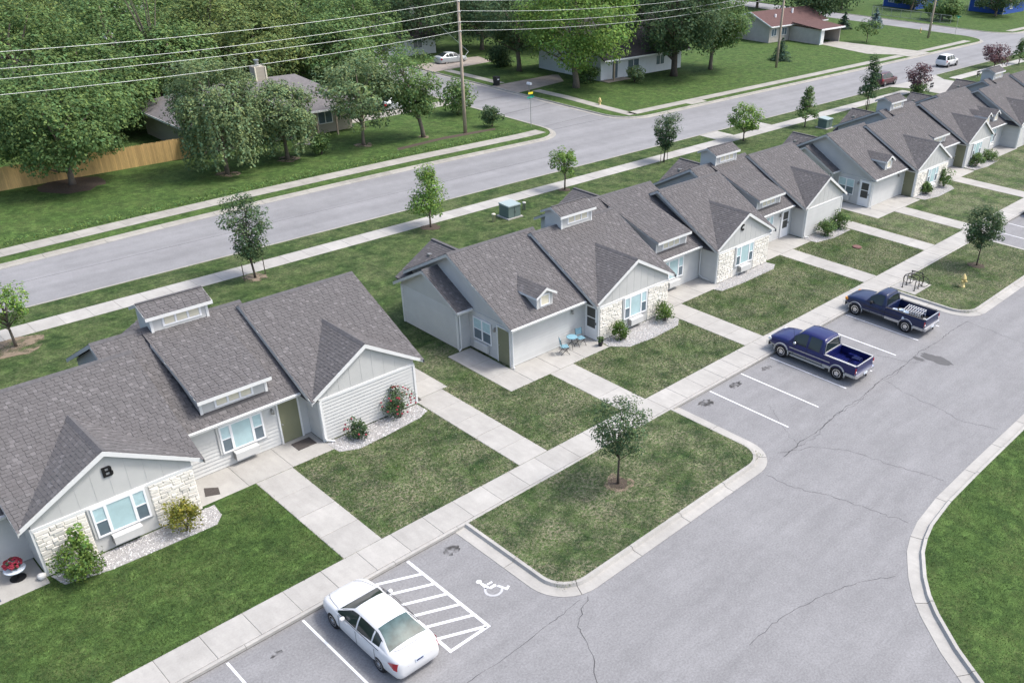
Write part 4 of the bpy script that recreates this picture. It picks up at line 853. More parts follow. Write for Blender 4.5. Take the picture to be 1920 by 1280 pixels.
wood = [(-3,70,8.5,4.6,'leaf_green'),(5,73,9.5,5,'leaf_green'),(14,73,9.5,5,'leaf_olive'),(22.5,71,9,4.6,'leaf_green'),(-20,64,8,4.5,'leaf_bright'),(27,87,11,5.5,'leaf_green'),(-27,66,11,6,'leaf_bright'),(-18,70,10,5.5,'leaf_green'),(-8,74,12,6,'leaf_green'),(2,79,12.5,6.2,'leaf_green'),(12,80,12,6,'leaf_olive'),(20,84,11,5.5,'leaf_olive'),(29,77,11,5.5,'leaf_green'),(-30,84,13,6.5,'leaf_deep'),(-17,88,14,6.5,'leaf_green'),(-4,93,14,7,'leaf_olive'),(9,95,14,7,'leaf_green'),(22,98,14,7,'leaf_green'),(35,96,13,6.5,'leaf_green'),(37,106,14,7,'leaf_deep'),(48,91,12,5.5,'leaf_deep'),(57,88,12,6,'leaf_deep'),(66,82,12,6,'leaf_deep'),(52,104,14,7,'leaf_deep'),(66,100,14,7,'leaf_green'),(78,92,13,6.5,'leaf_green'),(88,88,12,6,'leaf_deep'),(5,112,15,8,'leaf_deep'),(25,116,15,8,'leaf_deep'),(-20,108,15,8,'leaf_deep'),(45,122,15,8,'leaf_deep'),(85,108,14,8,'leaf_deep'),(104,102,13,7,'leaf_deep'),(122,98,13,7,'leaf_deep'),(140,96,12,6,'leaf_deep'),(100,122,14,8,'leaf_deep')]
WL = {'leaf_bright': 'yellow-green tree crowding the left of the wood behind the cedar fence', 'leaf_green': 'mid green tree standing in the dense wood behind the houses', 'leaf_olive': 'olive green tree standing in the dense wood behind the hip-roofed house', 'leaf_deep': 'dark shaded tree at the back of the dense wood'}
WX = {(-3,70): 'mid green tree rising behind the end of the cedar fence', (5,73): 'mid green tree rising right behind the boxed chimney', (14,73): 'olive tree rising behind the right end of the hip roof', (22.5,71): 'mid green tree between the hip-roofed house and the pale hidden car', (-20,64): 'low yellow-green tree just behind the cedar fence and broad maple', (29,77): 'mid green tree at the edge of the side street opposite the silver sedan',
 (48,91): 'dark tree right behind the silver sedan', (57,88): 'dark tree behind the dome-shaped bush', (66,82): 'dark tree rising behind the roof of the white house', (78,92): 'mid green tree behind the white house and the brown-roofed house', (88,88): 'dark tree behind the grey side wing of the brown-roofed house', (104,102): 'dark tree behind the brown roof ridge', (122,98): 'dark tree behind the spreading willow', (140,96): 'dark tree closing the end of the far side street', (12,80): 'olive tree behind the boxed chimney and flue', (2,79): 'mid green tree around the bare grey dead branches', (27,87): 'mid green tree at the left kerb where the side street ends'}
for x, y, h, r, m_ in wood: tree('wood_tree', WX.get((x, y), WL[m_]), x, y, h, r, m_, WG, .9, 120, 95, .36, tr=.3, shape='dome', cl=r*.27)
for x, y, h, r, l in ((158,62,4.6,3.6,'round leafy bush by the chain-link fence'),(176,58,8,5,'dark tree right of the round leafy bush by the fence'),(168,74,8,4.5,'dark tree between the blue houses'),(155,84,9,5,'dark tree left of the blue houses'),(190,66,9,6,'dark tree behind the last fence post')): tree('far_tree', l, x, y, h, r, 'leaf_deep' if r > 3.6 else 'leaf_green', 'trees around the blue houses', .4, 60, 50, .5, tr=.3, shape='dome', cl=r*.28)
t = thing('dead_tree', 'bare grey branches of a dead tree standing in the wood', 'tree', (3.5, 72.5, .1)); b = MB()
for k in range(7): a = random.uniform(0, 6.28); b.tube([(0,0,0 if k == 0 else 4+k*.5),(math.cos(a)*.5,math.sin(a)*.5,8),(math.cos(a)*1.6,math.sin(a)*1.2,11.5+k*.25)], [.14, .08, .02], 5)
b.build('trunk', 'bark', t)
# standing grass on the near lawns and weeds along the far walk
skipw = [(-20.55,-18.75,0,9),(-11.7,-9.9,0,13),(-4.95,-3.15,0,9),(5.35,7.25,0,9),(18.85,20.65,0,9),(27.65,29.45,0,10),(34.25,36.15,0,9),(-22.3,-16.7,8.4,11),(-7.7,-.2,6.8,13),(5.6,11.4,7.8,10),(17.3,23.1,8.3,11),(31.5,39,7.5,13),(19.4,22,-1.8,1),
 (-28.5,-22.2,6.8,12),(-16.8,-11.7,7.7,12),(-.3,5.5,6.0,12),(10.5,17.2,7.2,12),(23,28.3,7.7,12),(-34.5,-28.6,7.8,12)]
tag(blades([(-20.5,30,1.6,9.8),(-15.85,-3.05,-5.53,.07),(19.28,33.42,-5.42,.07)], 230, skipw), 'short patchy green grass of the lawns in front of the flats', 'grass')['kind'] = 'stuff'
tag(blades([(-20.5,30,1.6,9.8),(-15.85,-3.05,-5.53,.07),(19.28,33.42,-5.42,.07)], 55, skipw, m='blade_dry'), 'dry straw-coloured grass between the green lawn blades', 'grass')['kind'] = 'stuff'
tag(blades([(-36,-20.42,1.6,8.2)], 420, skipw), 'dense green grass of the lawn in front of the B gable', 'grass')['kind'] = 'stuff'
tag(blades([(-12,16,-30,-13.3)], 260, [], wid=.014, poly=risl+[(90,-30)]), 'mown green grass inside the curving kerb', 'grass')['kind'] = 'stuff'
# ------------------------------------------------------------------ vehicles (local x forward from the rear bumper, y to the left side)
def paint(name, col, rough=.3, metal=.0): return mat(name, col, rough, .02, 2, spec=.4, coat=.25, metal=metal)
K['car_white'] = paint('car_white', (.64, .65, .655)); K['car_blue'] = paint('car_blue', (.007, .011, .085)); K['car_navy'] = paint('car_navy', (.007, .016, .062), .35)
K['car_maroon'] = paint('car_maroon', (.075, .022, .03)); K['car_red'] = paint('car_red', (.28, .015, .03)); K['car_silver'] = paint('car_silver', (.5, .54, .56), .35, .3)
K['car_lower'] = paint('car_lower_silver', (.46, .46, .44), .4, .3); K['car_glass'] = mat('car_glass', (.02, .03, .032), .06, .1, 2, spec=.5)
K['tail'] = mat('tail_light', (.35, .01, .02), .2, .1, 8, spec=.6); K['head'] = mat('head_light', (.75, .76, .76), .15, .05, 8, spec=.8); K['amber'] = mat('amber_lens', (.6, .25, .03), .2, .05, 8)
K['plastic'] = mat('dark_plastic', (.03, .03, .032), .6, .1, 6); K['plate'] = mat('plate_white', (.62, .68, .76), .4, .05, 8)
K['car_glass_lit'] = mat('rear_glass_lit', (.06, .10, .10), .05, .5, 2.2, spec=.5, world=False)  # lit copy of car_glass, its paler mottled reflection painted into the colour
def interp(tab, s, k):
    for a, b in zip(tab, tab[1:]):
        if a[0] <= s <= b[0]:
            t = (s-a[0])/max(1e-6, b[0]-a[0]); return a[k]+(b[k]-a[k])*t
    return tab[-1][k] if s > tab[-1][0] else tab[0][k]
def loft_parts(rings, cls, mats, root, names, capends=True):
    """rings of equal length; faces go to the part that cls(i, j) names"""
    parts = {}
    n = len(rings[0])
    for i in range(len(rings)-1):
        for j in range(n-1):
            k = cls(i, j); mb = parts.setdefault(k, MB()); mb.add([rings[i][j], rings[i+1][j], rings[i+1][j+1], rings[i][j+1]], [(0,1,2,3)])
    out = {}
    for k, mb in parts.items():
        # weld so that shading runs smoothly
        idx = {}; v = []; mp = []
        for q in mb.v:
            key = tuple(round(c, 4) for c in q)
            if key not in idx: idx[key] = len(v); v.append(q)
            mp.append(idx[key])
        mb.v = v; mb.f = [tuple(dict.fromkeys(mp[a] for a in f)) for f in mb.f]; mb.f = [f for f in mb.f if len(f) > 2]
        if capends and k == 'body':
            pass
        nm = k if isinstance(k, str) else k[0]; out[k] = mb.build(names.get(nm, nm), mats[nm], root, True)
    return out
def body_ring(s, w, zb, zs, zt):
    h = [(-1.0*w*.80, zb), (-w*.95, zb+.05), (-w, zb+.18), (-w*1.0, (zb+zs)/2+.06), (-w*.985, zs-.07), (-w*.94, zs+(zt-zs)*.45), (-w*.82, zt-.012), (-w*.45, zt+.012), (0, zt+.02)]
    return [(s, y, z) for y, z in h]+[(s, -y, z) for y, z in h[-2::-1]]+[(s, h[0][0], h[0][1])]
def wheel(root, x, y, r=.33, wd=.21, alloy=5):
    """wheel at the side y; outer face points away from the middle"""
    sg = 1 if y > 0 else -1
    t = MB().lathe([(r*.62,-wd/2),(r*.93,-wd/2),(r,-wd*.34),(r,wd*.34),(r*.93,wd/2),(r*.62,wd/2)], 22, (x, y, r), 'y').build('tyre', 'rubber', root, True)
    h = MB(); f = y+sg*(wd/2-.01)
    h.lathe([(r*.63,-.02),(r*.63,.012),(r*.55,.015),(r*.52,-.03),(.0,-.03)] if sg > 0 else [(r*.63,.02),(r*.63,-.012),(r*.55,-.015),(r*.52,.03),(.0,.03)], 22, (x, f, r), 'y')
    rim = h.build('rim', 'lamp' if alloy else 'steel', t)
    sp = MB()
    for k in range(alloy):
        a = 6.283*k/alloy+.3; ca, sa = math.cos(a), math.sin(a); p = .055
        q = [(x+ca*r*.56-sa*p*1.2, f+sg*.008, r+sa*r*.56+ca*p*1.2), (x+ca*r*.56+sa*p*1.2, f+sg*.008, r+sa*r*.56-ca*p*1.2), (x+sa*p*.8, f+sg*.014, r-ca*p*.8), (x-sa*p*.8, f+sg*.014, r+ca*p*.8)]
        sp.add(q, [(0,1,2,3)])
    sp.lathe([(r*.63,0),(r*.66,sg*.012),(r*.57,sg*.014),(r*.54,0)], 22, (x, f, r), 'y'); sp.lathe([(.075,0),(.06,sg*.022),(0,sg*.022)], 10, (x, f, r), 'y')
    sp.build('spokes', 'chrome', t)
    # dark arch behind the wheel
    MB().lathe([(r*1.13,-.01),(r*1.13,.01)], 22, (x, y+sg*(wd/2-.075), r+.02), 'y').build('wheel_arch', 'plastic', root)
def car(name, label, cat, x, y, rz, col, W, L, body, roof, wheels, zbelt, glassS, pillars, r=.33, tailS=(.0,.3), tw=.30, alloy=5, group=None, hatch=False, roofm=None, rear='car_glass'):
    t = thing(name, label, cat, (x, y, 0), rz, group)
    R_ = [body_ring(*b) for b in body]
    # close the two ends
    cap0 = [(body[0][0]-.008, 0, .55) for q in R_[0]]; cap1 = [(body[-1][0]+.004, 0, .5) for q in R_[-1]]
    loft_parts([cap0]+R_+[cap1], lambda i, j: 'body', {'body': col}, t, {'body': 'body'})
    MB().box(body[1][0]+.35, body[-2][0]-.3, -W*.38, W*.38, .26, .5).build('underbody', 'plastic', t)
    # greenhouse: stations (s, ztop, half width of roof)
    rings = []; S = sorted({q[0] for q in roof} | set(pillars) | {a+.07 for a in pillars})
    for s in S:
        zt = interp(roof, s, 1); wt = interp(roof, s, 2); wb = interp(body, s, 1)*.94; zb = zbelt; zt = max(zt, zb+.01)
        f = min(1, (zt-zb)/.42); we = wb+(wt-wb)*f
        h = [(-wb, zb-.05), (-wb*.995, zb+.02), (-(wb+(we-wb)*.55), zb+(zt-zb)*.55), (-we, zt-.07*f), (-we*.90, zt-.012*f), (-we*.5, zt+.02*f), (0, zt+.03*f)]
        rings.append([(s, a, b) for a, b in h]+[(s, -a, b) for a, b in h[-2::-1]])
    def cls(i, j):
        s0, s1 = S[i], S[i+1]; n = 12; k = j if j < 6 else 11-j; mid = (s0+s1)/2
        if k >= 4:
            if glassS['rear'][0] <= mid <= glassS['rear'][1]: return 'rear'
            return 'windshield' if glassS['front'][0] <= mid <= glassS['front'][1] else 'cabin'
        if k in (1, 2) and glassS['side'][0] <= mid <= glassS['side'][1] and not any(p-.001 <= mid <= p+.071 for p in pillars): return ('side', j < 6, sum(p < mid for p in pillars))
        return 'cabin'
    loft_parts(rings, cls, {'cabin': roofm or col, 'rear': rear, 'windshield': 'car_glass', 'side': 'car_glass'}, t, {'cabin': 'cabin', 'rear': 'rear_window', 'windshield': 'windshield', 'side': 'side_window'})
    for wx in wheels:
        for sg in (-1, 1): wheel(t, wx, sg*(W/2-.105), r, alloy=alloy)
    e = body[0][0]; wl = interp(body, .16, 1)
    for sg in (-1, 1):
        zz = interp(body, .16, 3)
        MB().add([(.012,sg*wl*.52,zz-.04),(-.005,sg*wl*.52,zz-.2),(.10,sg*wl*.98,zz-.23),(.2,sg*wl*1.035,zz-.2),(.48,sg*wl*1.06,zz-.03),(.26,sg*wl*1.03,zz+.05),(.09,sg*wl*.9,zz+.06)], [(0,1,2,6),(2,3,5,6),(3,4,5)]).build('tail_light', 'tail', t)
        fb = body[-1][0]; wf = interp(body, fb-.4, 1); zf = interp(body, fb-.4, 3)
        MB().add([(fb-.12,sg*wf*.68,zf-.16),(fb-.1,sg*wf*.68,zf-.27),(fb-.36,sg*wf*1.03,zf-.2),(fb-.62,sg*wf*1.035,zf-.03),(fb-.3,sg*wf*.86,zf-.02)], [(0,1,2,3,4)]).build('headlight', 'head', t)
        m0 = glassS['side'][1]-.28
        mm = MB(); mm.lathe([(.0,-.11),(.07,-.08),(.085,.06),(.0,.1)], 8, (m0, sg*(W/2+.04), zbelt+.07), 'y'); mm.build('mirror', col, t, True)
    return t
sed_body = [(0,.66,.30,.66,.80),(.05,.78,.24,.78,.97),(.16,.845,.22,.87,1.045),(.4,.885,.24,.91,1.07),(.8,.905,.21,.94,1.085),(1.2,.91,.19,.95,1.06),(2,.912,.18,.94,.98),(3,.912,.18,.93,.98),(3.4,.91,.19,.92,1.0),(3.8,.90,.21,.885,.965),(4.2,.88,.23,.83,.9),(4.5,.82,.26,.75,.81),(4.7,.70,.31,.66,.70),(4.80,.5,.4,.58,.60)]
sed_roof = [(.56,1.06,.72),(.8,1.18,.66),(1.05,1.30,.63),(1.3,1.40,.61),(1.5,1.44,.61),(1.8,1.465,.615),(2.15,1.475,.62),(2.5,1.455,.61),(2.75,1.41,.61),(3.1,1.24,.66),(3.45,1.05,.72),(3.56,.98,.74)]
tS = car('sedan', 'white four-door sedan parked beside the hatched access aisle', 'car', -21.72, -4.92, math.pi/2, 'car_white', 1.82, 4.81, sed_body, sed_roof, (1.05, 3.83), .93, dict(rear=(.6, 1.42), front=(2.72, 3.5), side=(1.1, 3.3)), (1.42, 2.3), .325, rear='car_glass_lit', alloy=7)
pl = MB().box(-.02, .01, -.17, .17, .66, .81).build('licence_plate', 'plate', tS)
MB().box(-.024, -.021, -.13, .13, .695, .75).build('plate_characters', 'car_blue', tS)
for sg in (-1, 1):
    for dx in (1.95, 2.75): MB().box(dx, dx+.2, sg*.905-.012, sg*.905+.012, .86, .885).build('door_handle', 'car_white', tS)
    for dx in (1.22, 2.30, 3.34): MB().box(dx, dx+.012, sg*.915-.003, sg*.915+.003, .35, .92).build('door_gap', 'plastic', tS)
for q in ([(.5,-.62,1.087),(.42,-.4,1.098),(.40,0,1.105),(.42,.4,1.098),(.5,.62,1.087)], [(3.55,-.74,.995),(3.9,-.70,.955),(4.3,-.62,.885),(4.62,-.48,.765)], [(3.55,.74,.995),(3.9,.70,.955),(4.3,.62,.885),(4.62,.48,.765)], [(.06,-.6,.83),(.03,0,.86),(.06,.6,.83)]): MB().tube(q, .006, 4).build('panel_gap', 'plastic', tS)
for sg in (-1, 1):
    MB().tube([(.95,sg*.70,1.26),(1.4,sg*.655,1.435),(2.1,sg*.66,1.475),(2.7,sg*.665,1.425),(3.2,sg*.76,1.2)], .009, 4).build('roof_drip', 'plastic', tS); MB().tube([(1.0,sg*.875,.965),(2.2,sg*.88,.96),(3.35,sg*.87,.955)], .010, 4).build('window_trim', 'plastic', tS)
suv_body = [(0,.72,.42,.8,.95),(.05,.84,.34,.95,1.05),(.2,.90,.3,1.0,1.1),(.8,.92,.28,1.02,1.08),(2,.925,.27,1.0,1.05),(3.2,.92,.28,1.0,1.08),(3.7,.91,.3,.97,1.08),(4.3,.87,.33,.9,1.0),(4.6,.76,.37,.8,.88),(4.72,.55,.45,.7,.72)]
suv_roof = [(.06,1.06,.76),(.2,1.5,.68),(.36,1.66,.66),(.8,1.70,.66),(1.8,1.72,.66),(2.5,1.70,.66),(2.75,1.62,.66),(3.1,1.35,.7),(3.4,1.1,.74)]
kw = dict(rear=(.1, .32), front=(2.7, 3.35), side=(.4, 3.2))
tM = car('sport_utility_car', 'maroon sport utility car driving along the street behind the tall tree', 'car', 81.8, 35.4, 0, 'car_maroon', 1.85, 4.72, suv_body, suv_roof, (.95, 3.72), 1.03, kw, (1.25, 2.2), .37)
for sg in (-1, 1): MB().tube([(.5,sg*.6,1.72),(.6,sg*.6,1.78),(2.3,sg*.6,1.78),(2.4,sg*.6,1.72)], .02, 5).build('roof_rail', 'black', tM)
car('sport_utility_car', 'white sport utility car driving along the street ahead of the maroon one', 'car', 103.8, 36.6, 0, 'car_white', 1.9, 4.9, suv_body, suv_roof, (.95, 3.75), 1.03, kw, (1.25, 2.2), .38)
car('sedan', 'red car parked inside the carport', 'car', 108.2, 60.9, math.radians(85), 'car_red', 1.8, 4.7, sed_body, sed_roof, (1.05, 3.8), .93, dict(rear=(.6, 1.42), front=(2.72, 3.5), side=(1.02, 3.3)), (1.55, 2.3), .32)
car('sedan', 'silver sedan on the shaded driveway beyond the white house', 'car', 44.6, 82.6, 0, 'car_silver', 1.8, 4.8, sed_body, sed_roof, (1.05, 3.8), .93, dict(rear=(.6, 1.42), front=(2.72, 3.5), side=(1.02, 3.3)), (1.55, 2.3), .32)
car('sedan', 'pale car parked across the side street, half hidden by leaves', 'car', 22.5, 63.5, .1, 'car_silver', 1.8, 4.8, sed_body, sed_roof, (1.05, 3.8), .93, dict(rear=(.6, 1.42), front=(2.72, 3.5), side=(1.02, 3.3)), (1.55, 2.3), .32)
car('sedan', 'silver car nosed up to the sidewalk in the far parking bays', 'car', 42.7, -4.8, math.pi/2, 'car_silver', 1.8, 4.8, sed_body, sed_roof, (1.05, 3.8), .93, dict(rear=(.6, 1.42), front=(2.72, 3.5), side=(1.02, 3.3)), (1.55, 2.3), .32)
def pickup(label, x, y, col, L, bed, cab, ext, lower, wheels, hw=.98, r=.37, W=1.96, dirty=False):
    """bed = bed front wall, cab = (back, roof front, cowl)"""
    t = thing('pickup_truck', label, 'pickup truck', (x, y, 0), math.pi/2)
    zr = 1.12; zb = .42
    st = [(bed+.02,hw,zb,1.06,1.12),(cab[0]+.4,hw,zb,1.06,1.12),(cab[1],hw,zb,1.05,1.11),(cab[2],hw,zb,1.04,1.13),(cab[2]+.25,hw*.985,zb,1.03,1.16),(L-.75,hw*.97,zb+.02,.99,1.12),(L-.35,hw*.93,zb+.04,.93,1.03),(L-.16,hw*.86,zb+.1,.88,.95),(L-.1,hw*.8,zb+.18,.82,.88)]
    R_ = [body_ring(*b) for b in st]; capb = [(st[0][0]+.002, q[1]*.2, .7) for q in R_[0]]; capf = [(st[-1][0]+.004, 0, .7) for q in R_[-1]]
    lo = lambda i, j: 'lower' if (j < 2 or j > 13) else 'body'
    loft_parts([capb]+R_+[capf], lo, {'body': col, 'lower': lower}, t, {'body': 'body', 'lower': 'lower_body'})
    MB().box(.25, L-.3, -hw*.7, hw*.7, .34, .6).build('chassis', 'plastic', t)
    # cab
    zt = 1.86 if ext else 1.80
    prof = [(cab[0]-.02,1.12,.80),(cab[0]+.06,zt-.22,.72),(cab[0]+.16,zt-.03,.70),(cab[0]+.5,zt,.70),(cab[1]-.3,zt-.005,.70),(cab[1],zt-.07,.71),(cab[1]+.3,zt-.3,.76),(cab[2]-.05,1.18,.82),(cab[2]+.03,1.12,.83)]
    pil = [cab[0]+.18, cab[0]+.95, cab[0]+1.02] if ext else [cab[0]+.15]
    S = sorted({q[0] for q in prof} | set(pil) | {a+.07 for a in pil}); rings = []
    for s in S:
        z1 = max(interp(prof, s, 1), 1.12); wt = interp(prof, s, 2); f = min(1, (z1-1.1)/.6); wb = hw*.95; we = wb+(wt-wb)*f; z0 = 1.08
        h = [(-wb, z0-.03), (-wb*.995, z0+.05), (-(wb+(we-wb)*.6), z0+(z1-z0)*.6), (-we, z1-.08*f), (-we*.90, z1-.015*f), (-we*.5, z1+.015*f), (0, z1+.022*f)]
        rings.append([(s, a, b) for a, b in h]+[(s, -a, b) for a, b in h[-2::-1]])
    def cls(i, j):
        mid = (S[i]+S[i+1])/2; k = j if j < 6 else 11-j
        if k >= 4:
            if mid < cab[0]+.07: return 'rear'
            return 'windshield' if mid > cab[1]+.02 else 'cabin'
        if k in (1, 2) and cab[0]+.2 < mid < cab[1]+.32 and not any(p-.001 <= mid <= p+.071 for p in pil): return ('side', j < 6, sum(p < mid for p in pil))
        return 'cabin'
    loft_parts(rings, cls, {'cabin': col, 'rear': 'car_glass', 'windshield': 'car_glass', 'side': 'car_glass'}, t, {'cabin': 'cabin', 'rear': 'rear_window', 'windshield': 'windshield', 'side': 'side_window'})
    fr = MB()    # bright frame of the rear window
    fr.tube([(cab[0]-.035,-.78,1.15),(cab[0]-.005,-.70,zt-.16),(cab[0]+.02,0,zt-.11),(cab[0]-.005,.70,zt-.16),(cab[0]-.035,.78,1.15),(cab[0]-.035,-.78,1.15)], .026, 6); fr.build('rear_window_frame', lower if ext else col, t)
    # bed
    for sg in (-1, 1):
        poly = [(sg*hw*.9,.58),(sg*hw*.985,.6),(sg*hw,.8),(sg*hw*.995,1.0),(sg*hw*.97,zr),(sg*hw*.87,zr),(sg*hw*.86,1.08),(sg*hw*.86,.72)]
        MB().prism([(a, b) for a, b in poly], 'x', .1, bed+.0).build('bed_side', col, t)
        MB().prism([(sg*hw*.9,.42),(sg*hw*.985,.44),(sg*hw*.995,.6),(sg*hw*.9,.6)], 'x', .12, wheels[0]-.46).build('bed_skirt', lower, t); MB().prism([(sg*hw*.9,.42),(sg*hw*.985,.44),(sg*hw*.995,.6),(sg*hw*.9,.6)], 'x', wheels[0]+.46, bed).build('bed_skirt', lower, t)
        MB().box(.12, bed-.03, sg*hw*.865-.04, sg*hw*.975-.0 if sg > 0 else sg*hw*.865+.04, zr+.002, zr+.02).build('bed_rail', lower if ext else 'plastic', t) if sg > 0 else MB().box(.12, bed-.03, -hw*.972, -hw*.865, zr+.002, zr+.02).build('bed_rail', lower if ext else 'plastic', t)
        MB().prism([(wheels[0]-.42,.7),(wheels[0]-.28,.9),(wheels[0]+.28,.9),(wheels[0]+.42,.7)], 'y', sg*hw*.62, sg*hw*.87).build('wheel_well', col, t)
        for wx in wheels:         # flares round the wheel openings
            f = MB(); pts = [(wx+math.cos(a)*(r+.085), sg*(hw+.004), r+.03+math.sin(a)*(r+.085)) for a in np.linspace(-.25, math.pi+.25, 15)]; f.tube(pts, .045 if ext else .028, 6); f.build('wheel_flare', lower, t, True)
        if ext: MB().box(wheels[0]+.75, wheels[1]-.6, sg*hw*.93-.03, sg*hw*.93+.11 if sg > 0 else sg*hw*.93+.03, .36, .42).build('running_board', lower, t) if sg > 0 else MB().box(wheels[0]+.75, wheels[1]-.6, -hw*.93-.11, -hw*.93+.03, .36, .42).build('running_board', lower, t)
        MB().box(wheels[0]+.5, wheels[1]-.5, sg*hw*1.002-.006, sg*hw*1.002+.006, .80, .845).build('side_moulding', lower if ext else 'plastic', t)
        MB().box(.07, .16, sg*hw*.97-.05, sg*hw*.97+.01 if sg > 0 else sg*hw*.97+.05, .72, 1.0).build('tail_light', 'tail', t)
        MB().box(.05, .075, sg*hw*.9-.04, sg*hw*.9+.04, .76, .84).build('reverse_light', 'head', t)
        MB().box(L-.3, L-.1, sg*hw*.8-.1, sg*hw*.8+.1, .78, .92).build('headlight', 'amber' if dirty else 'head', t)
        mm = MB().lathe([(0,-.12),(.08,-.1),(.1,.06),(0,.1)], 8, (cab[1]+.12, sg*(hw+.08), 1.2), 'y'); mm.build('mirror', 'chrome' if ext else 'plastic', t, True)
        for dx in ([cab[0]+.98, cab[1]+.2] if ext else [cab[0]+.1, cab[1]+.15]): MB().box(dx, dx+.014, sg*hw-.003, sg*hw+.004, .5, 1.06).build('door_gap', 'plastic', t)
        for wx in wheels: wheel(t, wx, sg*(W/2-.11), r, .24, 5)
    MB().box(.07, .13, -hw*.86, hw*.86, .62, zr).build('tailgate', col, t)
    MB().box(.07, .135, -hw*.86, hw*.86, zr+.002, zr+.02).build('tailgate_cap', lower if ext else 'steel', t)
    MB().box(.14, bed, -hw*.86, hw*.86, .60, .66).build('bed_floor', col if ext else 'plastic', t)
    for k in range(9): MB().box(.2, bed-.05, -.72+k*.18, -.66+k*.18, .661, .675).build('bed_rib', col if ext else 'plastic', t)
    MB().box(bed-.05, bed-.005, -hw*.86, hw*.86, .62, 1.12).build('bed_bulkhead', col, t)
    MB().prism([(-.04,.44),(.1,.44),(.1,.62),(-.04,.60)], 'y', -hw*.93, hw*.93).build('rear_bumper', 'chrome' if not dirty else 'steel', t)
    MB().box(-.055, -.042, -.17, .17, .46, .58).build('licence_plate', 'plate', t); MB().box(-.12, -.03, -.05, .05, .36, .44).build('tow_hitch', 'plastic', t)
    MB().prism([(L-.16,.42),(L-.02,.46),(L,.62),(L-.14,.66)], 'y', -hw*.92, hw*.92).build('front_bumper', 'chrome', t)
    MB().box(L-.13, L-.09, -hw*.62, hw*.62, .72, .92).build('grille', 'chrome', t)
    return t
tF = pickup('deep blue extended-cab pickup with silver lower body and empty bed', 6.9, -5.08, 'car_blue', 5.75, 2.05, (2.12, 3.72, 4.3), True, 'car_lower', (1.13, 4.68))
for k in range(3): MB().tube([(1.0+.06*k,-.45+.13*k,.68),(.95,-.4+.13*k,.98),(.5,-.38+.13*k,1.02),(.3,-.36+.13*k,.7)], .03, 6).build('bed_hose', 'car_blue', tF)
MB().tube([(3.9,.93,1.16),(4.1,.95,2.0)], .008, 4).build('antenna', 'black', tF)
tC = pickup('older navy regular-cab pickup with scuffed paint and a loaded bed', 15.05, -4.96, 'car_navy', 5.5, 2.62, (2.68, 3.45, 4.0), False, 'steel', (1.21, 4.58), dirty=True)
for q in ((2.1,.62),(1.4,.75),(3.4,.7)): MB().add([(q[0],.984,q[1]),(q[0]+.13,.984,q[1]+.04),(q[0]+.1,.984,q[1]+.2),(q[0]-.03,.984,q[1]+.17)], [(0,1,2,3)]).build('scuff', 'plate', tC) if q[0] == 1.4 else None
for q in ((.3,.93),(1.4,.93),(2.5,.93)): MB().tube([(q[0],-q[1],1.12),(q[0],-q[1],1.22)], .035, 6).build('stake_post', 'steel', tC)
# load in the navy pickup (truck local x -> world y, local y -> world -x)
def TW(a, b, z): return (15.05-b, -4.96+a, z)
K['bucket'] = mat('bucket', (.62, .70, .78), .4, .1, 6); K['cloth'] = mat('pale_cloth', (.6, .6, .58), .9, .2, 5)
for a, b, l in ((2.25,.45,'pale blue bucket nearest the cab in the navy pickup bed'), (1.95,.2,'pale blue bucket in the middle of the navy pickup bed'), (1.6,.3,'pale blue bucket beside the wire crate in the navy pickup bed')):
    bk = MB().lathe([(.13,0),(.16,.3),(.168,.32),(.15,.3),(.12,.05),(0,.05)], 14, TW(a, b, .676)).build('bucket', 'bucket', None, True); tag(bk, l, 'bucket')
cr = thing('wire_crate', 'white wire crate lying in the bed of the navy pickup', 'crate', TW(1.3, -.2, .68)); b = MB()
for i in range(8):
    u = -.55+i*.157
    b.tube([(-.35,u,.02),(-.35,u,.36),(.35,u,.46),(.35,u,.02)], .014, 4)
for z_ in (.1, .25, .36): b.tube([(-.35,-.55,z_),(-.35,.55,z_)], .014, 4); b.tube([(.35,-.55,z_+.08),(.35,.55,z_+.08)], .014, 4)
b.build('wire_frame', 'white', cr)
for a, b_, s_, l in ((.55,.45,.22,'crumpled pale sack at the tailgate of the navy pickup'), (.9,.55,.18,'small pale sack by the bed side of the navy pickup'), (.45,.1,.17,'tangle of pale rags at the back of the navy pickup bed')):
    q = MB(); c = TW(a, b_, .68); q.lathe([(s_*.9,0),(s_*1.1,s_*.4),(s_*.7,s_*.9),(.02,s_*1.0)], 9, c); q.v = [(v[0]+random.gauss(0,.02), v[1]+random.gauss(0,.02), max(.678, v[2]+random.gauss(0,.02))) for v in q.v]; tag(q.build('sack', 'cloth', None), l, 'sack')
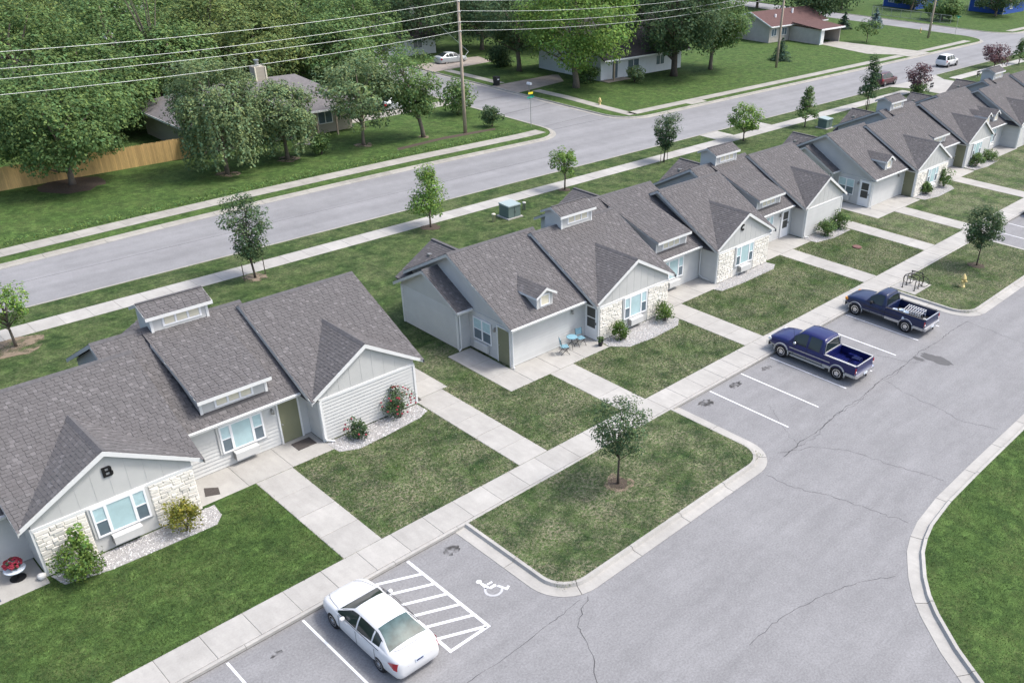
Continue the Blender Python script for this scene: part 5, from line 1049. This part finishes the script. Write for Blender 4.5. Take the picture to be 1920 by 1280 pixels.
# ------------------------------------------------------------------ houses, poles and street furniture
K['brown_roof'] = mat('brown_roof', (.105, .060, .056), .95, .15, 2, fine=.15, fscale=8); K['grey_roof'] = mat('grey_roof', (.150, .142, .143), .95, .12, 2, fine=.2, fscale=7); K['dark_roof'] = mat('dark_roof', (.055, .05, .054), .95, .15, 2, fine=.15, fscale=7)
K['tan_wall'] = mat('tan_wall', (.36, .33, .27), .8, .08, 1.5, stretch=(.3, .3, 5)); K['grey_wall'] = mat('grey_wall', (.44, .41, .37), .8, .08, 1.5); K['white_wall'] = mat('white_wall', (.66, .69, .70), .7, .05, 1.5); K['blue_wall'] = mat('blue_wall', (.03, .085, .33), .7, .1, 1.5)
K['brick'] = mat('red_brick', (.30, .13, .10), .9, .2, 5)
def hwin(root, T, a, h0, wd, ht):
    f = MB(T)
    for q in ((a,a+wd,h0,h0+.07),(a,a+wd,h0+ht-.07,h0+ht),(a,a+.07,h0+.07,h0+ht-.07),(a+wd-.07,a+wd,h0+.07,h0+ht-.07),(a+wd/2-.04,a+wd/2+.04,h0+.07,h0+ht-.07)): f.box(q[0], q[1], -.08, -.03, q[2], q[3])
    w_ = f.build('window', 'white', root); MB(T).box(a+.07, a+wd-.07, -.055, -.035, h0+.07, h0+ht-.07).build('pane', 'glass', w_); return w_
def hdoor(root, T, a, m='white', wd=.95, ht=2.05):
    d = MB(T).box(a, a+wd, -.06, -.03, .15, .15+ht).build('door', m, root); MB(T).tube([(a+.1,-.06,1.15),(a+.1,-.12,1.15)], .03, 6).build('handle', 'steel', d); return d
def clad(root, wall, T, wd, h0, h1, m, st=.3):
    k = int((h1-h0)/st)
    me = MB().add([(0,-.03,0),(wd,-.03,0),(wd,-.008,st+.02),(0,-.008,st+.02),(0,.0,0),(wd,.0,0)], [(0,1,2,3),(4,5,1,0)]).mesh('siding_board', m)
    for i in range(k): link('siding_board', me, wall, mtx=T @ Matrix.Translation((0, 0, h0+i*st)))
def eaves(root, roof, poly, z, m='white'):
    for a, b in zip(poly, poly[1:]+poly[:1]):
        d = Vector((b[0]-a[0], b[1]-a[1], 0)).normalized(); n = Vector((d.y, -d.x, 0))*.03
        MB().add([(a[0],a[1],z-.16),(b[0],b[1],z-.16),(b[0],b[1],z+.01),(a[0],a[1],z+.01),(a[0]+n.x,a[1]+n.y,z-.16),(b[0]+n.x,b[1]+n.y,z-.16),(b[0]+n.x,b[1]+n.y,z+.01),(a[0]+n.x,a[1]+n.y,z+.01)], [(0,1,2,3),(4,5,6,7),(0,1,5,4),(3,2,6,7)]).build('fascia', m, roof)
# hip-roofed house behind the weeping trees
h = thing('house', 'tan house with a grey hip roof and a boxed chimney behind the weeping trees', 'house', (8, 64, .1))
wall = MB().box(-8.1, 8.2, -5.2, 5, 0, 2.6).build('wall', 'tan_wall', h)
rf = MB().add([(-9,-6.9,2.62),(9.0,-6.9,2.62),(9.0,6,2.62),(-9,6,2.62),(-3.5,-.4,4.9),(5.2,-.4,4.9)], [(0,1,5,4),(1,2,5),(2,3,4,5),(3,0,4),(3,2,1,0)]).build('roof', 'grey_roof', h); eaves(h, rf, [(-9,-6.9),(9.0,-6.9),(9.0,6),(-9,6)], 2.62, 'trim')
ch = MB().box(.9, 2.0, -.9, .2, 4, 6.0).build('chimney', 'tan_wall', rf); MB().lathe([(.2,6.0),(.2,6.5),(.27,6.52),(.27,6.6),(0,6.62)], 12, (1.45,-.35,0)).build('flue', 'steel', rf)
for q in ((.86,.98),(1.92,2.04)): MB().box(q[0], q[1], -.95, -.88, 4.2, 6.02).build('chimney_trim', 'cream', rf)
TF = Wm(-8.1, -5.2, 0, 'front'); hwin(h, TF, 5, .9, 1.4, 1.2); hdoor(h, TF, 9.2, 'green_door'); hwin(h, TF, 12.5, .9, 1.6, 1.2)
for px_ in (3.5, 5.6, 8.6): MB().box(px_-.07, px_+.07, -6.7, -6.56, 0, 2.6).build('porch_post', 'polewood', h)
# white house with dark roof
h = thing('house', 'white house with a dark steep roof and porch behind the large trees', 'house', (62, 66.5, .1))
wall = MB().box(-8, 8.5, -6.3, 5.5, 0, 2.9).build('wall', 'white_wall', h)
rf = MB().prism([(-7.6,2.75),(-.4,6.9),(6.6,2.75),(6.6,2.6),(-.4,6.7),(-7.6,2.6)], 'x', -8.6, 9.0).build('roof', 'dark_roof', h); MB().box(-8.6, 9, -7.66, -7.6, 2.58, 2.76).build('fascia', 'white', rf)
MB().prism([(-6.29,2.85),(-.4,6.6),(5.49,2.85)], 'x', -7.9, 8.4).build('gable_wall', 'white_wall', h)
TF = Wm(-8, -6.3, 0, 'front'); clad(h, wall, TF, 16.5, .1, 2.5, 'white_wall', .3); hdoor(h, TF, 2.3, 'glass'); hwin(h, TF, 5.2, .9, 2.3, 1.3); hwin(h, TF, 11, .9, 1.8, 1.3)
MB().box(-6.6, -6.4, -7.45, -7.25, 0, 2.6).build('porch_post', 'polewood', h); MB().box(-8, -3.6, -7.7, -6.35, 0, .1).build('porch_slab', 'drive_old', h)
MB(TF).box(-.02, .0, -.1, 0, 0, 2.9).build('corner_board', 'white', h)
TL = Wm(-8, 5.5, 0, 'left'); MB(TL).box(5.2, 8.0, -.05, -.01, .1, 2.2).build('garage_door', 'white', h)
# brown-roofed house with carport
h = thing('house', 'grey house with a reddish brown roof and attached carport', 'house', (108, 66, .1))
wall = MB().box(-7.7, 6, -.4, 8, 0, 2.6).build('wall', 'grey_wall', h); w2 = MB().box(-10.5, -7.7, 5.5, 11, 0, 2.5).build('side_wing', 'grey_wall', h)
rf = MB().prism([(-1.1,2.66),(3.4,4.5),(8.7,2.66),(8.7,2.52),(3.4,4.34),(-1.1,2.52)], 'x', -8.3, 9.5).build('roof', 'brown_roof', h); MB().prism([(4.6,2.5),(8.2,3.7),(11.6,2.5),(11.6,2.38),(8.2,3.55),(4.6,2.38)], 'x', -11, -7.9).build('wing_roof', 'brown_roof', h)
MB().prism([(-.4,2.5),(3.4,4.32),(8,2.5)], 'x', -7.69, 5.9).build('gable_wall', 'grey_wall', h); MB().box(-8.3, 9.5, -1.16, -1.1, 2.5, 2.68).build('fascia', 'white', rf)
MB().prism([(-1.12,2.5),(3.4,4.33),(8.72,2.5),(8.72,2.68),(3.4,4.52),(-1.12,2.68)], 'x', -8.36, -8.31).build('rake_board', 'white', rf)
TF = Wm(-7.7, -.4, 0, 'front'); clad(h, wall, TF, 13.7, .1, 2.4, 'grey_wall'); hwin(h, TF, .5, 1.0, 1.5, 1.2); hwin(h, TF, 3.6, 1.0, 1.5, 1.2); hdoor(h, TF, 6.3, 'plastic'); clad(h, wall, Wm(-7.7, 8, 0, 'left'), 8.4, .1, 2.4, 'grey_wall')
cr_ = MB().prism([(-7.0,2.5),(-1.0,3.05),(-1.0,2.92),(-7.0,2.37)], 'x', -2.2, 5.4).build('carport_roof', 'brown_roof', h); MB().prism([(-7.06,2.3),(-7.0,2.3),(-7.0,2.55),(-7.06,2.55)], 'x', -2.2, 5.4).build('carport_fascia', 'white', cr_)
MB().box(-1.8, -1.3, -6.6, -.5, 0, 2.35).build('carport_wall', 'grey_wall', h); MB().box(4.7, 4.9, -6.5, -.5, 0, 2.35).build('carport_screen', 'grey_wall', h); MB().box(-1.85, -.75, -6.75, -6.6, 0, 2.35).build('carport_pier', 'trim', h); MB().tube([(-1.85,-6.8,2.3),(-1.85,-6.8,.2),(-2.2,-6.9,.1)], .06, 6).build('downspout', 'white', h)
MB().box(2.0, 2.25, 1.8, 2.05, 3.6, 4.6).build('vent_pipe', 'white', rf); MB().box(-4, -3.75, 1.2, 1.45, 3.3, 4.1).build('vent_pipe', 'white', rf)
for (hx, hy, l, hh) in ((176,78,'bright blue house with white trim beyond the chain-link fence',5.2),(186,62,'blue house with a pale gable beside the fence trees',4.6)):
    h = thing('house', l, 'house', (hx, hy, .1)); MB().box(-6, 6, -4, 4, 0, hh*.62).build('wall', 'blue_wall', h); r_ = MB().prism([(-4.6,hh*.6),(0,hh),(4.6,hh*.6),(4.6,hh*.57),(0,hh*.96),(-4.6,hh*.57)], 'x', -6.5, 6.5).build('roof', 'brown_roof' if hy < 70 else 'grey_roof', h)
    MB().prism([(-4,hh*.6),(0,hh*.94),(4,hh*.6)], 'x', -5.99, 5.9).build('gable_wall', 'blue_wall', h); TL = Wm(-6, 4, 0, 'left')
    for a in (1.2, 4.8): hwin(h, TL, a, 1.0, 1.4, 1.3)
    for yy in (-4.02, 3.92): MB().box(-6.03, -5.93, yy, yy+.1, 0, hh*.62).build('corner_board', 'white', h)
    hwin(h, Wm(-6, -4, 0, 'front'), 3, 1.0, 1.8, 1.3)
for hx, hy, l, rm in ((1,90,'shaded house with a pale ridge half hidden in the wood','grey_roof'),(44,94,'shaded house behind the silver car under the trees','dark_roof')):
    h = thing('house', l, 'house', (hx, hy, .1)); MB().box(-6, 6, -4, 4, 0, 2.7).build('wall', 'white_wall', h); MB().prism([(-4.8,2.6),(0,5.0),(4.8,2.6),(4.8,2.45),(0,4.85),(-4.8,2.45)], 'x', -6.5, 6.5).build('roof', rm, h)
    MB().prism([(-4,2.6),(0,4.7),(4,2.6)], 'x', -5.99, 5.99).build('gable_wall', 'white_wall', h); hwin(h, Wm(-6, -4, 0, 'front'), 2, .9, 1.6, 1.2); hwin(h, Wm(-6, -4, 0, 'front'), 8, .9, 1.6, 1.2); MB().box(4.0, 5.0, -1, 0, 3.5, 6.2).build('chimney', 'white_wall', h)
# cedar fence
fn = thing('wooden_fence', 'new cedar picket fence behind the broad maple', 'fence', (-8, 58.4, .1)); me = MB().prism([(-.068,0),(.068,0),(.068,1.76),(.035,1.82),(-.035,1.82),(-.068,1.76)], 'y', -.012, .012).mesh('picket', 'fence'); n = 0
x_ = -16.
while x_ < 8.6: link('picket', me, fn, loc=(x_, random.uniform(-.004, .004), random.uniform(-.03, .02))); x_ += .142
for k in range(4): link('picket', me, fn, mtx=Matrix.Translation((8.62, .12+k*.142, 0)) @ Matrix.Rotation(math.pi/2, 4, 'Z'))
for z_ in (.3, .95, 1.55): MB().box(-16, 8.6, .014, .06, z_, z_+.09).build('rail', 'fence', fn)
x_ = -15.9
while x_ < 9: MB().box(x_, x_+.1, .062, .16, 0, 1.8).build('post', 'fence', fn); x_ += 2.44
# chain-link fence
cf = thing('chain_link_fence', 'galvanised chain-link fence beside the far side street', 'fence', (153.5, 58, .1)); K['mesh'] = mat('chain_link', (.36, .38, .38), .5, .1, 4, metal=.5)
for k in range(9): MB().tube([(0,k*2.2,0),(0,k*2.2,1.6)], .05, 6).build('post', 'mesh', cf)
for z_ in (.1, 1.58): MB().tube([(0,0,z_),(0,17.6,z_)], .035, 5).build('rail', 'mesh', cf)
b = MB()
for k in range(76):
    y0 = k*.23; b.tube([(0,y0,.1),(0,min(17.6, y0+1.45),1.55)], .008, 3, False); b.tube([(0,min(17.6, y0+1.45),.1),(0,y0,1.55)], .008, 3, False)
b.build('wire_mesh', 'mesh', cf, kind='stuff')
# utility poles and wires
P1, P2, P3, P0 = (23.6, 49.9), (82.0, 51.6), (130.6, 51.6), (-34.5, 48.3)
K['wire'] = mat('wire', (.46, .49, .48), .5, .05, 2, metal=.2)
PL = {P1: 'weathered wooden utility pole between the leaning tree and the round bush', P2: 'wooden utility pole standing in front of the dark spruce', P3: 'wooden utility pole on the corner lawn by the far side street', P0: 'wooden utility pole carrying the wires at the left of the wood'}
for p_, l in PL.items():
    t = thing('utility_pole', l, 'utility pole', (*p_, .1), 0, 'wooden utility poles along the street'); MB().tube([(0,0,-.2),(0,0,4),(.02,0,13.6)], [.2, .17, .12], 10).build('pole', 'polewood', t, True)
    for hh, sd in ((12.3, 0), (11.4, .16), (10.45, .16), (9.65, .16)):
        MB().lathe([(.03,-.1),(.07,-.06),(.05,0),(.07,.06),(.03,.1)], 8, (0, -.16, hh), 'y').build('insulator', 'steel', t, True)
t = thing('utility_pole', 'shorter second pole right behind the corner utility pole', 'utility pole', (132.6, 52.4, .1), 0, 'wooden utility poles along the street'); MB().tube([(0,0,-.2),(0,0,11)], [.17, .1], 8).build('pole', 'polewood', t, True)
for i, hh in enumerate((12.4, 11.5, 10.55, 9.75)):
    nm = ['topmost overhead wire', 'second overhead wire from the top', 'third overhead wire from the top', 'lowest overhead wire'][i]
    for (a, b_, sag, where) in ((P0, P1, (.95, 1.1, .75, .95)[i], 'over the wood'), (P1, P2, (.9, 1.15, 1.15, 1.1)[i], 'over the side street')):
        pts = []
        for k in range(25):
            f = k/24; pts.append((a[0]+(b_[0]-a[0])*f, a[1]-.3+(b_[1]-a[1])*f, hh+.1-sag*4*f*(1-f)))
        item(MB().tube(pts, .017, 5, False), 'overhead_wire', 'wire', nm+' strung '+where, 'wire', 'overhead wires')
item(MB().tube([(P1[0], P1[1], 7.0), (34, 62, 5.4), (49, 88, 4.5)], .02, 4, False), 'overhead_wire', 'wire', 'thin service wire dropping from the pole toward the silver car', 'wire')
# green utility cabinets
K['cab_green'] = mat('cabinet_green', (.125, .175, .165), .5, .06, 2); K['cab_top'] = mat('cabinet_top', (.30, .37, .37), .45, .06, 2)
for x, y, l in ((10.1, 27.4, 'green transformer box on the lawn behind row C'), (55.2, 27.0, 'green transformer box on the lawn behind row D')):
    t = thing('transformer_box', l, 'transformer', (x, y, .12)); MB().box(-.75, .75, -.7, .75, 0, .08).build('pad', 'concrete', t); MB().box(-.6, .6, -.55, .55, .08, .95).build('cabinet', 'cab_green', t)
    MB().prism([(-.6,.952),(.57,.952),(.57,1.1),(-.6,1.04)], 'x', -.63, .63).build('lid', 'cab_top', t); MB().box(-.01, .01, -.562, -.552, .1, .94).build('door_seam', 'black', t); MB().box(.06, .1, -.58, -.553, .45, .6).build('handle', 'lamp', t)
for x, y, h_, l in ((8.4, 27.3, .62, 'short beige utility pedestal left of the transformer box'), (12.0, 27.9, .6, 'short grey utility pedestal right of the transformer box')):
    item(MB().lathe([(.13,0),(.13,h_*.85),(.15,h_*.86),(.15,h_),(.05,h_*1.04)], 10, (x, y, .12)), 'utility_pedestal', 'cream' if x < 10 else 'greytrim', l, 'utility box', None, True)
# hydrants
K['hyd'] = mat('hydrant_paint', (.62, .50, .22), .55, .1, 5)
def hydrant(x, y, l, sc=1.):
    t = thing('fire_hydrant', l, 'hydrant', (x, y, .13)); MB().lathe([(.19*sc,0),(.19*sc,.05*sc),(.12*sc,.06*sc),(.11*sc,.48*sc),(.17*sc,.5*sc),(.17*sc,.56*sc),(.14*sc,.6*sc),(.13*sc,.68*sc),(.06*sc,.76*sc),(.035*sc,.83*sc)], 14).build('barrel', 'hyd', t, True)
    for ax, d in (('x', 1), ('x', -1), ('y', -1)): MB().lathe([(.055*sc,0),(.055*sc,.17*sc*d),(.075*sc,.17*sc*d),(.075*sc,.22*sc*d),(.03*sc,.25*sc*d)], 10, (0, 0, .4*sc), ax).build('nozzle', 'hyd', t)
    return t
hydrant(23.2, -3.25, 'yellow fire hydrant on the lawn island near the bicycle rack', 1.08); hydrant(43.9, 50.5, 'pale yellow fire hydrant on the lawn at the side street corner'); hydrant(135.8, 55.7, 'yellow fire hydrant beside the far side street')
# street name signs
K['sign_green'] = mat('sign_green', (.02, .28, .20), .4, .05, 4); K['sign_yellow'] = mat('sign_yellow', (.75, .62, .04), .4, .05, 4)
def sign(x, y, l, yellow=False, h_=2.9):
    t = thing('street_sign', l, 'street sign', (x, y, .1)); MB().tube([(0,0,0),(0,0,h_)], .035, 6).build('post', 'steel', t)
    for k, (dx, dy) in enumerate(((.55, .1), (.06, .5))):
        p_ = MB().add([(-dx,-dy,h_+.02+.2*k),(dx,dy,h_+.02+.2*k),(dx,dy,h_+.2+.2*k),(-dx,-dy,h_+.2+.2*k),(-dx+.01,-dy+.012,h_+.02+.2*k),(dx+.01,dy+.012,h_+.02+.2*k),(dx+.01,dy+.012,h_+.2+.2*k),(-dx+.01,-dy+.012,h_+.2+.2*k)], [(0,1,2,3),(7,6,5,4),(0,3,7,4),(1,5,6,2),(3,2,6,7)]).build('name_blade', 'sign_green', t)
    if yellow: MB().box(-.32, .32, -.03, -.015, h_+.42, h_+.62).build('warning_plate', 'sign_yellow', t)
sign(30.6, 47.7, 'green street name sign with a yellow plate at the side street corner', True); sign(139.2, 50.4, 'green street name sign on the far side street corner')
for x, y, l in ((85.8,29.3,'small dark yard sign beside the near driveway'), (100.2,29.1,'small dark yard sign beyond the near driveway')):
    t = thing('yard_sign', l, 'sign', (x, y, .1)); MB().box(-.5, .5, -.02, .02, .25, .85).build('sign_board', 'plastic', t); MB().box(-.46, .46, -.024, -.021, .55, .6).build('sign_lettering', 'white', t)
    for s_ in (-.4, .4): MB().tube([(s_,.03,0),(s_,.03,.8)], .02, 5).build('stake', 'white', t)
# bin and mailbox
t = thing('wheelie_bin', 'black wheeled rubbish bin at the side street kerb', 'bin', (38.9+2.6, 66.2, .14)); MB().add([(-.25,-.28,.05),(.25,-.28,.05),(.25,.28,.05),(-.25,.28,.05),(-.31,-.36,1.0),(.31,-.36,1.0),(.31,.36,1.0),(-.31,.36,1.0)], [(3,2,1,0),(4,5,6,7),(0,1,5,4),(1,2,6,5),(2,3,7,6),(3,0,4,7)]).build('body', 'plastic', t)
MB().prism([(-.38,1.0),(.4,1.0),(.38,1.08),(-.3,1.1)], 'x', -.33, .33).build('lid', 'plastic', t); MB().box(-.15, .15, -.352, -.342, .7, .85).build('sticker', 'white', t)
for s_ in (-1, 1): MB().lathe([(.1,-.03),(.1,.03)], 10, (s_*.26, .3, .1), 'x').build('wheel', 'rubber', t)
t = thing('mailbox', 'white mailbox on a post beside the brick driveway', 'mailbox', (41.4, 60.0, .12)); MB().box(-.05, .05, -.05, .05, 0, 1.1).build('post', 'lamp', t); MB().prism([(-.14,1.1),(.14,1.1),(.14,1.28),(.08,1.37),(-.08,1.37),(-.14,1.28)], 'y', -.35, .3).build('box', 'white', t)
# bicycle rack and bicycle
K['rack'] = mat('rack_black', (.02, .02, .022), .45, .1, 5)
t = thing('bicycle_rack', 'black tubular bicycle rack on its concrete pad', 'bicycle rack', (20.6, -.95, .15)); 
for k in range(3):
    d = -.55+k*.55
    pts = [(d,-.42,0),(d,-.42,.72)]+[(d, -.42+.16*(1-math.cos(a)), .72+.16*math.sin(a)) for a in np.linspace(.2, 1.57, 5)]+[(d, .42-.16*(1-math.cos(a)), .72+.16*math.sin(a)) for a in np.linspace(1.57, .2, 5)]+[(d,.42,.72),(d,.42,0)]
    MB().tube(pts, .028, 8).build('hoop', 'rack', t, True)
    for yy in (-.42, .42): MB().lathe([(.08,0),(.08,.012)], 10, (d, yy, 0)).build('foot_plate', 'rack', t)
for z_ in (.18, .6): MB().tube([(-.55,-.42,z_),(.55,-.42,z_)], .018, 6).build('cross_bar', 'rack', t)
t = thing('bicycle', 'black bicycle leaning in the rack', 'bicycle', (21.05, -.95, .15), math.radians(-75)); 
for wx in (-.5, .52):
    tt = MB(); tt.tube([(wx+.33*math.cos(a), 0, .345+.33*math.sin(a)) for a in np.linspace(0, 6.283, 25)], .018, 6); w_ = tt.build('wheel', 'rubber', t)
    sp = MB(); [sp.tube([(wx,0,.345),(wx+.32*math.cos(a),0,.345+.32*math.sin(a))], .004, 3) for a in np.linspace(0, 5.8, 12)]; sp.build('spokes', 'steel', w_)
MB().tube([(-.5,0,.345),(-.1,0,.3),(.3,0,.75),(-.22,0,.78),(-.1,0,.3)], .02, 6).build('frame', 'rack', t); MB().tube([(-.5,0,.345),(-.22,0,.78),(-.25,0,.9)], .018, 6).build('seat_tube', 'rack', t); MB().tube([(.52,0,.345),(.32,0,.75),(.28,0,.95)], .02, 6).build('fork', 'rack', t)
MB().tube([(.2,-.28,.97),(.3,-.1,.98),(.3,.1,.98),(.2,.28,.97)], .014, 6).build('handlebar', 'rack', t); MB().prism([(-.4,-.07),(-.12,-.02),(-.12,.02),(-.4,.07)], 'z', .9, .95).build('saddle', 'rubber', t)
tag(MB().lathe([(.34,0),(.34,.05),(.28,.075),(0,.08)], 18, (24.5, 5.4, .135)).build('manhole_cover', 'lid_rust', None), 'rusty round access lid in the dry lawn of row C', 'cover') if False else None
K['lid_rust'] = mat('rusty_lid', (.16, .085, .075), .8, .2, 6); item(MB().lathe([(.34,0),(.34,.07),(.28,.1),(0,.105)], 18, (24.5, 5.4, .13)), 'access_cover', 'lid_rust', 'rusty round access cover in the dry lawn of row C', 'cover')
# bistro set on the first patio of row C
K['sky_blue'] = mat('sky_blue_slats', (.20, .37, .45), .5, .06, 5)
def chair(x, y, rz, l):
    t = thing('folding_chair', l, 'chair', (x, y, .15), rz, 'folding patio chairs')
    for k in range(5): MB().box(-.2, .2, -.2+k*.085, -.13+k*.085, .44, .46).build('seat_slat', 'sky_blue', t)
    for k in range(4): MB().box(-.2, .2, .215+k*.012, .235+k*.012, .58+k*.09, .655+k*.09).build('back_slat', 'sky_blue', t)
    for s_ in (-1, 1):
        MB().tube([(s_*.215,-.26,0),(s_*.215,.2,.5),(s_*.215,.27,.95)], .014, 5).build('leg', 'black', t); MB().tube([(s_*.19,.26,0),(s_*.19,-.2,.45)], .014, 5).build('leg', 'black', t)
    return t
chair(-2.75, 8.0, math.radians(62), 'sky blue folding chair left of the small round table'); chair(-1.35, 8.15, math.radians(-12), 'sky blue folding chair right of the small round table')
t = thing('bistro_table', 'small round blue table between the folding chairs', 'table', (-2.0, 8.2, .15)); MB().lathe([(.3,.68),(.31,.70),(.3,.72),(0,.72)], 20).build('table_top', 'sky_blue', t)
for k in range(3): a = k*2.094; MB().tube([(.26*math.cos(a),.26*math.sin(a),0),(-.12*math.cos(a),-.12*math.sin(a),.68)], .013, 5).build('leg', 'black', t)
bush('potted_plant', 'small potted plant by the white storm door', -.62, 7.3, .55, .22, 'leaf_green', None, 8, 40, .08, base=.3); item(MB().lathe([(.11,0),(.15,.28),(.16,.3),(.12,.27)], 12, (-.62, 7.3, .15)), 'flower_pot', 'plastic', 'small dark pot under the plant by the storm door', 'pot')
# things on the patio beside the B gable
t = thing('plant_table', 'low round blue-topped plant table on the patio left of the B gable', 'table', (-29.35, 8.95, .15)); MB().lathe([(.34,.42),(.36,.46),(.3,.47),(0,.45)], 18).build('table_top', 'bucket', t); MB().lathe([(.26,0),(.27,.02),(.03,.05),(.03,.42)], 14).build('pedestal', 'black', t)
bush('potted_flowers', 'dark red flowers in a bowl on the blue-topped plant table', -29.35, 9.0, .38, .3, 'leaf_deep', None, 8, 22, .09, base=.62, flowers=60)
item(MB().lathe([(.1,0),(.15,.1),(.14,.2),(.05,.22)], 10, (-28.75, 8.3, .15)), 'garden_ornament', 'cloth', 'small pale garden ornament at the patio corner left of the B gable', 'ornament', None, True)
K['mat_blue'] = mat('printed_mat', (.09, .11, .16), .9, .6, 3); item(MB().box(-30.9, -30.15, 8.05, 8.55, .15, .17), 'door_mat', 'mat_blue', 'printed blue mat on the patio left of the B gable', 'door mat')
# weeds along the far sidewalk
Q = []
for _ in range(2600):
    x = random.uniform(-40, 28); i = max(j for j in range(len(fk)) if fk[j][0] <= x); i = min(i, len(fk)-2); f = (x-fk[i][0])/(fk[i+1][0]-fk[i][0]); y = fk[i][1]+(fk[i+1][1]-fk[i][1])*f
    Q.append((x, y+2.85+abs(random.gauss(0, .55)), .13+random.uniform(0, .35)))
Q = np.array(Q); o = leaves('weeds', Q, rng.normal(size=Q.shape)+np.array([0, -.3, .8]), .22, rng.uniform(.6, 1.5, len(Q)), 'weed', None, .35); tag(o, 'ragged pale weeds along the far sidewalk edge', 'weeds'); o['kind'] = 'stuff'
item(MB().sheet([(14.5,48.6),(20,49.2),(26.8,49.0),(27.3,49.6),(21,50.0),(15,49.4)], .136), 'bare_soil', 'mulch', 'dark bare soil strip on the lawn below the utility pole', 'soil')
